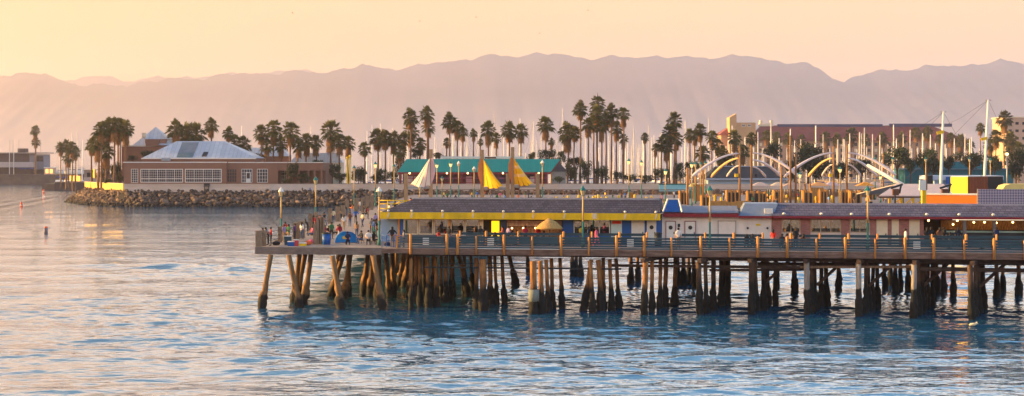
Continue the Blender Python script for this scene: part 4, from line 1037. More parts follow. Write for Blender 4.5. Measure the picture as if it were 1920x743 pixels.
def tree(px0, ty_, px1, by_, y, base, name, label, flat=False, kind=None):
    rr = random.Random(int(px0 * 7)); w_ = (px1 - px0) / FPX * y; top_ = wh(ty_, y); low = wh(by_, y)
    t = thing(name, label, 'bush' if name == 'bush' else 'tree', (wx((px0 + px1) / 2, y), y, base), rr.uniform(0, 6))
    me = (rr.choice(FLATC) if flat else (BUSH[kind] if kind is not None else rr.choice(BUSH)))
    c = bpy.data.objects.new('crown', me); ch = (top_ - low) / 2; c.location = (0, 0, low + ch - base); c.scale = (w_ / 1.9, w_ / 1.9, ch / (.48 if flat else .86)); COL.objects.link(c); c.parent = t
    tr = bpy.data.objects.new('trunk', rr.choice(LIMBS)); H_ = low + ch - base; tr.scale = (max(w_ * .5, 1), max(w_ * .5, 1), H_ / .62); COL.objects.link(tr); tr.parent = t
    auto(t, label, 'tree'); return t
for a in ((985, 282, 1010, 306, 446, 'leafy tree behind the right part of teal roof', 3), (1008, 276, 1044, 312, 450, 'dark leafy tree behind the right part of teal roof', 0), (1040, 280, 1062, 312, 448, 'dark leafy tree behind the right part of teal roof', 1),
          (1052, 300, 1086, 345, 434, 'round bush at the foot of the tall palm grove', 3), (1084, 296, 1116, 345, 436, 'round bush at the foot of the tall palm grove', 1), (1110, 305, 1150, 345, 438, 'round bush at the foot of the tall palm grove', 2),
          (1034, 328, 1064, 346, 427, 'low dark shrub right of the teal pavilion', 2), (1224, 312, 1258, 346, 436, 'dark bushy tree left of the arches', 0), (1262, 300, 1292, 346, 438, 'dark bushy tree left of the arches', 1),
          (655, 318, 690, 347, 432, 'low hedge shrub right of the brown hall', 1), (620, 322, 660, 347, 431, 'low hedge shrub right of the brown hall', 0), (688, 322, 724, 347, 433, 'low hedge shrub right of the brown hall', 2),
          (528, 332, 552, 347, 423.5, 'low olive shrub before the brown hall windows', 3), (538, 300, 562, 350, 424, 'dark upright shrub against the right wing of hall', 0), (555, 322, 582, 348, 424.5, 'low dark shrub beside the hall porch', 1),
          (190, 332, 214, 347, 436, 'low shrub under the left palm grove', 3), (214, 328, 236, 347, 434, 'low shrub under the left palm grove', 0), (806, 284, 836, 300, 452, 'olive treetop above the teal roof', 3),
          (700, 312, 726, 347, 436, 'bush at the foot of the palms left of the teal pavilion', 1), (722, 318, 748, 347, 440, 'bush at the foot of the palms left of the teal pavilion', 0), (664, 306, 690, 345, 442, 'bush at the foot of the palms left of the teal pavilion', 2), (738, 292, 764, 330, 456, 'bush at the foot of the palms left of the teal pavilion', 1),
          (1146, 318, 1170, 347, 440, 'low bush among the trunks right of the tallest grove', 0), (1168, 322, 1196, 347, 436, 'low bush among the trunks right of the tallest grove', 2), (1196, 326, 1226, 347, 432, 'low bush among the trunks right of the tallest grove', 1), (1060, 292, 1100, 320, 452, 'round bush at the foot of the tall palm grove', 0), (1284, 296, 1316, 330, 444, 'dark bushy tree left of the arches', 2), (580, 296, 612, 330, 452, 'bush behind the porch of the hall', 1), (606, 304, 640, 340, 446, 'bush behind the porch of the hall', 0), (470, 284, 500, 306, 456, 'bush behind the porch of the hall', 2), (765, 276, 800, 300, 458, 'olive treetop above the teal roof', 1), (180, 300, 205, 346, 450, 'low shrub under the left palm grove', 1), (205, 296, 232, 346, 452, 'low shrub under the left palm grove', 2),
          (238, 290, 262, 304, 450, 'shrub behind the left corner of the hall', 1), (262, 280, 300, 304, 447, 'shrub behind the left corner of the hall', 0)):
    nm = 'bush' if a[3] - a[1] < 26 or 'bush' in a[5] or 'shrub' in a[5] else 'tree'
    tree(a[0], a[1], a[2], a[3], a[4], GH, nm, a[5], kind=a[6])
for px0, ty_, px1, by_ in ((1648, 278, 1716, 314), (1712, 280, 1766, 318), (1786, 286, 1856, 316), (1730, 298, 1768, 330), (1846, 292, 1884, 322), (1880, 280, 1930, 338), (1690, 296, 1724, 322), (1762, 292, 1794, 318), (1430, 268, 1470, 300), (1480, 272, 1550, 320), (1340, 290, 1385, 320), (1590, 300, 1640, 330), (1500, 296, 1560, 336), (1466, 300, 1512, 338), (1550, 304, 1600, 338)):
    tree(px0, ty_, px1, by_, (434 if px0 > 1640 else 446) + random.uniform(-6, 5), GH, 'tree', 'dark spreading tree behind the arches and white masts', True)

# ================================================================== MARINA BOATS
M_HULL = mat('white gelcoat', S(226, 222, 222), .35, .05, 1)
M_MAST = mat('painted mast', S(232, 218, 208), .5, .12, .4, rnd=.25)
M_COVER = mat('blue sail cover', S(38, 62, 120), .8, .15, 2, rnd=.2)
def hull(mb, L_, B, D_, mi=0):
    N = 9; vs = []
    for i in range(N):
        t = i / (N - 1); w_ = B / 2 * (math.sin(math.pi * (.18 + .82 * (1 - t) ** .9) ) ** .7 if t < 1 else 0.02); x = -L_ / 2 + L_ * t; sh = D_ + .35 * t * t
        w_ = max(w_, .03)
        vs += [(x, -w_, sh), (x, -w_ * .8, .0), (x, 0, -.5 * (1 - t)), (x, w_ * .8, .0), (x, w_, sh)]
    fs = []
    for i in range(N - 1):
        for k in range(4): fs.append((i * 5 + k, (i + 1) * 5 + k, (i + 1) * 5 + k + 1, i * 5 + k + 1))
        fs.append((i * 5 + 4, (i + 1) * 5 + 4, (i + 1) * 5, i * 5))
    fs.append((0, 1, 2, 3, 4)); mb.add(vs, fs, mi, False); return mb
def make_sailboat():
    t = thing('sailboat', '', 'sailboat', (0, 0, 0))
    part(hull(MB(), 11, 3.3, 1.15), 'hull', M_HULL, t)
    part(MB().frustum((-2.6, 2.2, -1.0, 1.0), (-2.3, 1.4, -.8, .8), 1.2, 1.85), 'cabin', M_HULL, t)
    mb = MB().tube([(.6, 0, 1.1), (.6, 0, 8), (.6, 0, 16)], [.26, .23, .16], 8); mb.bar((.6, -.9, 8.5), (.6, .9, 8.5), .06, .06); mb.bar((.6, -.7, 12), (.6, .7, 12), .06, .06); part(mb, 'mast', M_MAST, t)
    part(MB().tube([(.5, 0, 2.7), (-2, 0, 2.75), (-4.2, 0, 2.6)], [.22, .2, .1], 8), 'boom', M_COVER, t)
    mb = MB()
    for e in ((5.4, 0, 1.5), (-5.3, 0, 1.2), (.6, -1.5, 1.2), (.6, 1.5, 1.2)): mb.tube([e, (.6, 0, 15.8)], .018, 4, cap=False)
    part(mb, 'rigging', M_ROPE, t)
    return t
sb = make_sailboat(); nb = [0]
def sailboat(px, top_y, y, lab):
    t = sb if nb[0] == 0 else copy_tree(sb); nb[0] += 1
    Hm = max(wh(top_y, y), 9); s_ = Hm / 16
    t.location = (wx(px, y), y, .05); t.scale = (min(s_, 1.25), min(s_, 1.25), s_); t.rotation_euler = (random.uniform(-.01, .01), random.uniform(-.008, .008), random.uniform(0, 6.28))
    t['label'] = lab; t['group'] = 'sailboats moored in the marina'
LB1 = 'sailboat moored behind the breakwater, its bare mast showing between the palms'
LB2 = 'sailboat in the dense forest of pale masts before the hotel'
for px, ty_ in ((926, 211), (1058, 203), (996, 228), (974, 222), (1190, 240), (1215, 236), (1240, 252), (700, 235), (713, 232), (733, 240), (655, 268), (762, 240), (828, 262), (850, 256), (884, 262), (900, 250),
                (945, 255), (1000, 262), (1012, 258), (1046, 262), (1075, 262), (1180, 262), (1196, 268), (1224, 258), (455, 236), (580, 238), (112, 252), (132, 249), (147, 248), (152, 262), (472, 262), (1160, 258), (1205, 262), (1232, 266), (872, 268), (816, 268)) + tuple((690 + 580 * ((i * .618034) % 1), 246 + (i * 37) % 42) for i in range(36)):
    sailboat(px, ty_, random.uniform(530, 760) if px > 200 else random.uniform(745, 800), LB1)
for px, ty_ in ((1287, 226), (1333, 222), (1305, 238), (1362, 256), (1376, 236), (1395, 258), (1449, 232), (1480, 242), (1530, 236), (1673, 234), (1421, 248), (1607, 248), (1624, 240), (1567, 262), (1583, 262), (1815, 262), (1710, 244), (1728, 250)):
    sailboat(px, ty_, random.uniform(520, 600), LB2)
for i in range(62):
    px = 1200 + 640 * ((i * .618034) % 1) + random.uniform(-4, 4)
    sailboat(px, random.uniform(250, 284), random.uniform(540, 900), LB2)
# motor cruisers whose white hulls show between palm trunks
def make_cruiser():
    t = thing('motor_cruiser', '', 'motorboat', (0, 0, 0))
    part(hull(MB(), 12, 4, 2.0), 'hull', M_HULL, t)
    part(MB().frustum((-3.5, 2.6, -1.6, 1.6), (-3, 1.4, -1.3, 1.3), 2.05, 3.6), 'cabin', M_HULL, t)
    part(MB().box(-2.8, 1.9, -1.58, 1.58, 2.7, 3.2), 'windows', M_PANE, t)
    part(MB().box(-3.4, -.2, -1.4, 1.4, 4.6, 4.72), 'canopy', M_COVER, t)
    mb = MB()
    for x in (-3.2, -.4):
        for y in (-1.3, 1.3): mb.tube([(x, y, 3.5), (x, y, 4.6)], .04, 6)
    part(mb, 'canopy_posts', M_METAL, t); return t
mc = make_cruiser(); nc_ = 0
for px, y in ((1130, 500), (1152, 515), (1174, 505), (1204, 500), (1222, 520), (1240, 505), (690, 520), (712, 510), (735, 530), (665, 515), (600, 520), (1100, 530), (780, 530), (830, 530), (1265, 515), (1300, 500), (88, 800), (100, 790), (112, 780), (124, 800), (136, 770), (148, 790), (160, 775)):
    t = mc if nc_ == 0 else copy_tree(mc); nc_ += 1
    if px < 200: y += 75
    t.location = (wx(px, y), y, .1 if px > 200 else 6.3); t.rotation_euler = (0, 0, random.uniform(-.5, .5) + (math.pi if random.random() < .5 else 0)); k = random.uniform(.85, 1.3) * (1 if px > 200 else .7); t.scale = (k, k, k * (1.25 if px > 200 else 1))
    t['label'] = 'white motor cruiser with blue canopy moored behind the breakwater' if px > 200 else 'motor cruiser with blue canopy laid up on the far left quay'; t['group'] = 'motor cruisers in the marina'

# ================================================================== HOTEL AND FAR BUILDINGS
hy2 = 930
ho = thing('hotel', 'long tan hotel with maroon tiled roof and a stair tower beyond the masts', 'hotel', (wx(1590, hy2), hy2, 3))
M_TAN = mat('tan stucco', S(178, 142, 118), .9, .08, .1); M_TILE = mat('maroon roof tiles', S(134, 70, 62), .8, .15, .3)
zpart(ho, 'wall', 1418, 263, 1806, 345, hy2, 22, M_TAN)
rz_ = zrect(1410, 235, 1815, 264, hy2)
part(MB().frustum((rz_[0], rz_[1], hy2 - 2, hy2 + 24), (rz_[0] + 8, rz_[1] - 22, hy2 + 8, hy2 + 14), rz_[2], rz_[3]), 'roof', M_TILE, ho)
zpart(ho, 'solar_panels', 1458, 233, 1655, 238, hy2 + 7, 2, mat('solar panels', S(50, 58, 100), .3, .1, .2)); zpart(ho, 'solar_panels', 1668, 232, 1785, 238, hy2 + 7, 2, MATS['solar panels'])
zpart(ho, 'stair_block', 1376, 230, 1417, 345, hy2 - 4, 24, mat('ochre stucco', S(190, 152, 112), .9, .08, .1))
x0, x1, h0, h1 = zrect(1368, 213, 1381, 345, hy2 - 6)
part(MB().add([(x0, hy2 - 6, h0), (x1, hy2 - 6, h0), (x1, hy2 + 6, h0), (x0, hy2 + 6, h0), (x0, hy2 - 6, h1 - 2.5), (x1, hy2 - 6, h1), (x1, hy2 + 6, h1), (x0, hy2 + 6, h1 - 2.5)],
              [(3, 2, 1, 0), (4, 5, 6, 7), (0, 1, 5, 4), (1, 2, 6, 5), (2, 3, 7, 6), (3, 0, 4, 7)]), 'stair_tower', MATS['ochre stucco'], ho)
zpart(ho, 'left_wing', 1352, 252, 1372, 345, hy2, 20, M_TAN); rz_ = zrect(1347, 238, 1375, 253, hy2); part(MB().frustum((rz_[0], rz_[1], hy2 - 2, hy2 + 22), (rz_[1] - 2, rz_[1] - .5, hy2 + 4, hy2 + 16), rz_[2], rz_[3]), 'wing_roof', M_TILE, ho)
for a in (1391, 1402): zwindow(ho, a, 233, a + 6, 238, hy2 - 4, 2, 1, M_WHITE, M_PANE, .25)
for j in range(4):
    for i in range(30):
        a = 1424 + i * 12.7; zpart(ho, 'window', a, 268 + j * 11, a + 5, 274 + j * 11, hy2 - .15, .2, M_PANE if (i + j) % 3 else M_CREAM) if (i * 4 + j) < 96 else None
for a in (1427, 1447): zpart(ho, 'chimney', a - 2, 226, a + 3, 236, hy2 + 8, 3, M_CREAM); 
zpart(ho, 'chimney_base', 1424, 232, 1450, 237, hy2 + 7, 5, M_CREAM)
ap = thing('apartment_block', 'pale apartment block with dark windows at the far right edge', 'building', (wx(1915, 640), 640, 4))
zpart(ap, 'wall', 1886, 221, 1990, 345, 640, 18, mat('pale plaster', S(196, 166, 146), .9, .06, .1)); zpart(ap, 'roof_edge', 1885, 219, 1991, 221, 639.5, 19, M_CREAM)
for j in range(5):
    for i in range(7): zpart(ap, 'window', 1891 + i * 13, 229 + j * 14, 1897 + i * 13, 234 + j * 14, 639.9, .2, M_PANE)
struct(MB().box(wx(1270, 760), 700, 735, 1100, -3, 3.0), 'far_ground', MATS['compacted ground'])
struct(MB().box(wx(1700, 560), 600, 540, 734, -3, 4.0), 'quay_ground', MATS['compacted ground'])
# dark roofed boathouse and teal warehouse behind the arches
by = 424
bh = thing('boathouse', 'long boathouse with dark blue grey roof behind the arch sculptures', 'building', (wx(1400, by), by, GH))
x0, x1, h0, h1 = zrect(1322, 313, 1478, 336, by)
part(MB().box(x0 + 1, x1 - 1, by + .5, by + 14, GH, h0), 'wall', M_LBLUE, bh)
part(MB().frustum((x0, x1, by - .6, by + 15), (x0 + 4, x1 - 4, by + 7, by + 8), h0, h1), 'roof', mat('navy metal roof', S(36, 38, 46), .7, .12, .4), bh)
part(MB().box(x0, x1, by - .75, by - .62, h0 - .3, h0 + .25), 'gutter', mat('pale gutter', S(150, 160, 180), .5, .1, 1), bh); part(MB().box(x0 + 4, x1 - 4, by + 6.9, by + 8.1, h1, h1 + .25), 'ridge_cap', MATS['pale gutter'], bh)
tb = thing('teal_warehouse', 'teal boarded warehouse under dark trees behind the white masts', 'building', (wx(1790, 446), 446, GH))
M_TW = mat('teal boarding', S(22, 110, 124), .7, .12, .4, stretch=(3, 1, 1))
zpart(tb, 'wall', 1697, 319, 1900, 346, 446, 12, M_TW); zpart(tb, 'upper_wall', 1712, 303, 1880, 316, 452, 8, M_TW); zpart(tb, 'roof_strip', 1694, 316, 1902, 319, 445.5, 13, mat('teal grey roof', S(70, 118, 134), .6, .1, 1))
lb = thing('pool_wall', 'pale turquoise painted wall between the lamp posts left of the arches', 'wall', (wx(1262, 418), 418, 4.5))
zpart(lb, 'wall', 1236, 347, 1292, 360, 418, .4, mat('turquoise paint', S(140, 196, 206), .7, .08, 1)); zpart(lb, 'coping', 1235.5, 345, 1292.5, 347, 417.9, .6, M_TEALP)

# ================================================================== FAR LEFT HARBOUR
fq = MB().prism([(-700, 845), (-700, 1000), (-215, 1000), (wx(160, 850), 850), (wx(112, 846), 846)], -2, 5.8); struct(fq, 'far_quay', mat('far quay rock', S(92, 76, 70), .9, .35, .25, .5))
hb_ = thing('harbour_building', 'flat roofed harbour building with dark cladding and white balcony at far left', 'building', (wx(40, 860), 860, 5.8))
MD = mat('dark cladding', S(74, 62, 66), .7, .15, .3)
zpart(hb_, 'ground_floor', -70, 313, 62, 328, 862, 16, MD); zpart(hb_, 'balcony', -70, 304, 61, 314, 858, 18, mat('balcony white', S(176, 166, 168), .8, .06, .5)); zpart(hb_, 'upper_floor', -70, 288, 55, 304, 864, 12, MD)
zpart(hb_, 'glazed_end', 55.3, 289.5, 82, 318, 864, 12, mat('grey blue end wall', S(120, 122, 136), .7, .1, .4)); zwindow(hb_, 66, 293, 81, 303, 863.9, 4, 2, M_DARK, M_PANE, .3)
zpart(hb_, 'roof_slab', -72, 286, 83.5, 288, 861, 18, mat('roof edge', S(150, 140, 140), .7, .1, 1)); zpart(hb_, 'rooftop_box', 33, 278.5, 48, 286, 868, 5, MD)
for px in (18, 24, 35, 76): zpart(hb_, 'aerial', px, 262, px + .5, 286, 866, .2, M_METAL)
for px in (17, 25): zpart(hb_, 'white_pole', px, 285, px + 1.0, 327, 857, .5, M_WHITE)
zpart(hb_, 'entrance_wall', 62.3, 318.2, 82, 327, 866, 8, MD)
for i in range(5): zpart(hb_, 'parasol_canopy', 34 + i * 6.2, 315, 39 + i * 6.2, 317.5, 855.5, 2, M_COVER)
kk_ = thing('kiosk', 'small white kiosk with warm lit windows on the far left quay', 'kiosk', (wx(92, 850), 850, 5.8))
zpart(kk_, 'walls', 83, 315.5, 101.5, 327.5, 850, 4, mat('kiosk paint', S(200, 170, 150), .7, .1, 1)); zpart(kk_, 'roof', 82, 313.5, 102.5, 315.5, 849.5, 5, M_WHITE)
for a in (85.5, 93.5): zpart(kk_, 'window', a, 317.5, a + 5, 325, 849.8, .2, mat('warm lit window', S(255, 176, 92), .5, .05, 1, emit=.8))
jt = thing('dark_jetty', 'dark concrete jetty block in the harbour mouth left of the breakwater tip', 'jetty', (wx(128, 660), 660, 0))
zpart(jt, 'block', 102, 343, 160, 358, 660, 26, mat('dark wet concrete', S(72, 58, 58), .8, .15, .5)); zpart(jt, 'deck', 101.5, 341, 160.5, 343, 659.6, 27, mat('jetty deck', S(120, 100, 92), .8, .1, .5))
jw = thing('jetty_wall', 'sunlit yellow barrier wall standing on the dark jetty', 'wall', (wx(132, 670), 670, 3))
x0, x1, h0, h1 = zrect(109, 330, 156, 340, 668)
part(MB().bar((x0, 686, (h0 + h1) / 2), (x1, 664, (h0 + h1) / 2), .5, h1 - h0), 'barrier', WALLM, jw); part(MB().bar((x0 + 7, 676, (h0 + h1) / 2 - .1), (x0 + 8.6, 675, (h0 + h1) / 2 - .1), .56, 1.6), 'pale_patch', M_CREAM, jw)
bl = MB().box(wx(104, 680), -160, 660.5, 700, -2, 3.0)
struct(bl, 'inner_quay', MATS['far quay rock'])

# ================================================================== BUOYS, GULLS
def buoy(px, py, top_py, m, lab):
    y = CH * FPX / (py - HY); H_ = wh(top_py, y); r = H_ * .3
    t = thing('buoy', lab, 'buoy', (wx(px, y), y, 0))
    part(MB().tube([(wx(px, y), y, -.4), (wx(px, y), y, H_ * .3), (wx(px, y), y, H_ * .62), (wx(px, y), y, H_)], [r, r, r * .8, r * .35], 12), 'float', m, t)
    part(MB().tube([(wx(px, y), y, H_ * .30), (wx(px, y), y, H_ * .42)], [r * 1.03, r * .98], 12), 'band', M_WHITE, t)
ob = mat('orange buoy', S(220, 84, 50), .5, .1, 2)
y = CH * FPX / (438 - HY); xg = wx(86, y)
t = thing('buoy', 'grey drum buoy with a reddish top floating alone in the left water', 'buoy', (xg, y, 0))
part(MB().tube([(xg, y, -.3), (xg, y, 1.0)], .36, 14), 'float', mat('grey buoy', S(120, 108, 116), .6, .1, 3), t); part(MB().tube([(xg, y, 1.0), (xg, y, 1.28)], [.34, .26], 14), 'cap', ob, t)
buoy(40, 388, 379, ob, 'orange cone buoy nearest the left edge of the picture'); buoy(82, 362.5, 355, ob, 'small orange buoy off the breakwater tip'); buoy(61, 344.5, 338.5, ob, 'tiny orange buoy before the far left quay')
M_GULL = mat('gull feathers', S(150, 130, 120), .8, .15, 3)
def gull_flying(px, py, y, bank, lab):
    mb = MB().tube([(0, -.28, 0), (0, -.12, .02), (0, .1, .02), (0, .32, .0)], [.03, .09, .08, .02], 8)
    for s_ in (-1, 1):
        mb.add([(s_ * .05, -.1, .03), (s_ * .05, .12, .03), (s_ * .4, .1, .22), (s_ * .4, -.1, .22), (s_ * .85, .16, .16), (s_ * .45, -.1, .215)], [(0, 1, 2, 3), (3, 2, 4)])
    o = solo(mb, 'gull', M_GULL, lab, 'gull', (wx(px, y), y, wh(py, y)), group='gulls in the sky', local=True); o.rotation_euler = (0, bank, 1.1); o.scale = (1.3,) * 3
for i, (px, py) in enumerate(((549, 25), (787, 40), (893, 33), (1012, 63), (1103, 20))):
    gull_flying(px, py, 520 + 30 * i, .3 * (-1) ** i, ['gull high over the left hall, first from the left', 'gull above the white sail, second from the left', 'highest gull over the yellow sails', 'lowest gull in the sky, nearest the ridge', 'gull highest over the tall palm grove'][i])
y = CH * FPX / (614 - HY)
mb = MB().tube([(-.3, 0, .1), (-.15, 0, .12), (.1, 0, .13), (.3, 0, .2), (.42, 0, .2)], [.03, .12, .13, .06, .02], 8).ball((.3, 0, .27), .075, 8, 5)
solo(mb, 'gull', mat('pale gull', S(230, 206, 170), .7, .1, 3), 'pale gull floating on the water below the right end of pier', 'gull', (wx(1824, y), y, .1), local=True)
# ================================================================== REAR LEG OF THE PIER
rp_x0, rp_x1, rp_y0, rp_y1 = -23.6, 190.0, 236.0, 335.0
rear = thing('rear_pier', 'broad rear leg of the horseshoe pier carrying the sails, arches and timber planters', 'pier', (20, 280, 0))
part(MB().box(rp_x0, rp_x1, rp_y0 + .02, rp_y1, DECK - .14, DECK), 'deck', M_DECK, rear)
part(MB().box(rp_x0, rp_x1, rp_y0 - .3, rp_y0, 4.7, DECK + .05), 'rim_board', M_FASCIA, rear)
part(MB().box(rp_x0 - .3, rp_x0 - .02, rp_y0, rp_y1, 4.7, DECK + .04), 'rim_board', M_FASCIA, rear)
for i in range(36):
    x = rp_x0 + 1.5 + i * 5.6; y = rp_y0 + 1 + (i % 3) * 5
    part(MB().tube([(x, y, -1), (x, y, .5), (x, y, 1.6), (x, y, 4.7)], [.36, .34, .22, .2], 8), 'pile', M_PILE, rear)
rl = thing('rear_railing', 'plain board railing along the outer edge of the rear pier', 'railing', (80, rp_y1 - .4, DECK))
mb = MB()
for h in (5.75, 6.1, 6.45): mb.box(rp_x0, rp_x1, rp_y1 - .4, rp_y1 - .35, h, h + .16)
part(mb, 'rail_boards', M_TIMBER, rl)
for i in range(60):
    x = rp_x0 + .2 + i * 3.55; part(MB().box(x, x + .18, rp_y1 - .34, rp_y1 - .16, DECK, 6.7), 'post', M_POST, rl)

# ---- yellow stair rails beside the restaurant roof
ys = thing('yellow_railing', 'bright yellow steel railing of a ramp beside the left end of slate roof', 'railing', (wx(735, 170), 170, DECK))
mb = MB()
ya = 172
def yb(px0, py0, px1, py1, y0=ya, y1=ya, r=.06): mb.tube([(wx(px0, y0), y0, wh(py0, y0)), (wx(px1, y1), y1, wh(py1, y1))], r, 6)
for py in (376, 382.5, 391, 397): yb(711, py, 768 if py < 380 else 742, py)
for px in (711.5, 727, 748, 768): yb(px, 376, px, 427 if px < 730 else 410)
yb(742, 382, 768, 376); yb(727, 391, 711, 403); yb(727, 397, 711, 409)
part(mb, 'rails', M_YELLOW, ys)
part(MB().box(wx(710, ya), wx(775, ya), ya + .2, ya + 3, wh(404, ya) - .15, wh(404, ya)), 'ramp_deck', M_DECK, ys)
for px in (713, 728, 745, 768):
    x = wx(px, ya); part(MB().box(x - .15, x + .15, ya + .4, ya + .7, DECK, wh(404, ya) - .15), 'ramp_post', M_TIMBER, ys)

# ================================================================== LAMPS
M_LPOLE = mat('two tone lamp pole', S(196, 160, 104), .6, .12, 2)
M_LPOLEG = mat('green lamp pole', S(44, 104, 96), .6, .12, 2)
def lamp(px, top_y, y, lab, kind='teal', base=DECK, fat=1.0):
    x = wx(px, y); H_ = wh(top_y, y) - base; s_ = fat
    t = thing('street_lamp', lab, 'lamp', (x, y, base), random.uniform(0, 1.5), 'lantern posts along the pier')
    part(MB().tube([(0, 0, 0), (0, 0, .5), (0, 0, .55), (0, 0, H_ * .42)], [.16 * s_, .15 * s_, .1 * s_, .085 * s_], 10), 'pole_base', M_LPOLEG, t, local=True)
    part(MB().tube([(0, 0, H_ * .42), (0, 0, H_ - .95 * s_)], [.08 * s_, .07 * s_], 10), 'pole', M_LPOLE if kind != 'green' else M_LPOLEG, t, local=True)
    z = H_ - .95 * s_
    g = M_SUNGLOW if kind == 'lit' else M_OPAL  # lit kind: glass glows to imitate the sun on it
    ln = part(MB().tube([(0, 0, z + .05), (0, 0, z + .5 * s_)], [.13 * s_, .27 * s_], 6, sm=False), 'lantern', g, t, local=True)
    part(MB().tube([(0, 0, z + .5 * s_), (0, 0, z + .56 * s_), (0, 0, z + .8 * s_), (0, 0, z + .95 * s_)], [.31 * s_, .28 * s_, .11 * s_, .03 * s_], 8, sm=False), 'lantern_cap', M_WHITE if kind == 'pale' else M_TEALP, ln, local=True)
    mb = MB()
    for k in range(6):
        a = k * math.pi / 3; mb.bar((.13 * s_ * math.cos(a), .13 * s_ * math.sin(a), z), (.28 * s_ * math.cos(a), .28 * s_ * math.sin(a), z + .5 * s_), .03, .03)
    part(mb, 'lantern_frame', M_LPOLEG, ln, local=True)
    auto(t, lab, 'lamp'); return t
def fz(px, v):  # distance of a column at depth v in the pier frame
    return fw(fu(px, v), v)[1]
for px, ty_, y, k, lab in ((527, 351, 137, 'pale', 'pale capped lantern post near the outer corner of the concrete platform'), (592, 331, 163, 'teal', 'teal capped lantern post midway along the platform edge'),
        (664, 310, 212, 'teal', 'tall teal lantern post at the back of the platform'), (711, 350, 129.5, 'pale', 'lantern post against the left end of the yellow fascia')):
    lamp(px, ty_, y, lab, k, fat=1.0)
for px, lab in ((1093, 'lantern post on the promenade before the blue restaurant wall'), (1331, 'lantern post on the promenade before the white washrooms'), (1627, 'lantern post on the promenade before the brick cafe')):
    lamp(px, 348, fz(px, 4.2), lab, 'teal', fat=1.0)
for px, ty_, y, k in ((704, 303, 245, 'lit'), (739, 307, 250, 'teal'), (787, 345, 240, 'pale'), (819, 304, 262, 'lit'), (829, 330, 300, 'teal'), (845, 302, 262, 'lit'), (860, 302, 270, 'pale'), (889, 312, 262, 'pale'), (1017, 300, 246, 'pale')):  # 'lit': glass glows to imitate sunlight on it
    lamp(px, ty_, y, 'lantern post among the sail sculptures', k, fat=1.2)
for px, ty_, y, k in ((1179, 297, 250, 'lit'), (1203, 300, 270, 'lit'), (1248, 316, 246, 'lit'), (1297, 303, 250, 'lit'), (1304, 303, 262, 'teal'), (1314, 303, 256, 'teal'), (1323, 301, 262, 'teal')):  # 'lit': glass glows to imitate sunlight on it
    lamp(px, ty_, y, 'lantern post left of the first arch', k, fat=1.2)
for px, ty_, y, k in ((1500, 322, 246, 'lit'), (1575, 312, 246, 'lit'), (1641, 294, 290, 'teal'), (1651, 326, 270, 'lit'), (1674, 294, 290, 'teal'), (1736, 294, 290, 'teal'), (1818, 294, 292, 'teal'), (1857, 296, 296, 'teal')):  # 'lit': glass glows to imitate sunlight on it
    lamp(px, ty_, y, 'lantern post around the right arch and white masts', k, fat=1.2)
yl = 300
sl_ = thing('flood_lamp', 'tall lamp post with a glowing orange head at the far right', 'lamp', (wx(1888, yl), yl, DECK))
part(MB().tube([(wx(1888, yl), yl, DECK), (wx(1888, yl), yl, wh(290, yl))], [.16, .1], 8), 'pole', M_METAL, sl_)
part(MB().box(wx(1884, yl), wx(1893, yl), yl - .3, yl + .3, wh(287, yl), wh(284, yl)), 'hood', M_DARK, sl_); part(MB().ball((wx(1888, yl), yl - .05, wh(289, yl)), .32, 10, 6), 'bulb', M_LIT, sl_)
# twin yellow pylons by the hedge
for px in (651, 656):
    solo(MB().box(wx(px - 1.2, 424), wx(px + 1.2, 424), 424, 424.4, GH, wh(294 if px > 652 else 297, 424)).ball((wx(px, 424), 424.2, wh(293 if px > 652 else 296, 424)), .38, 8, 5), 'yellow_pylon', M_YELLOW,
         'taller of two yellow pylons beside the hedge' if px > 652 else 'shorter of two yellow pylons beside the hedge', 'pylon', (wx(px, 424), 424, GH))

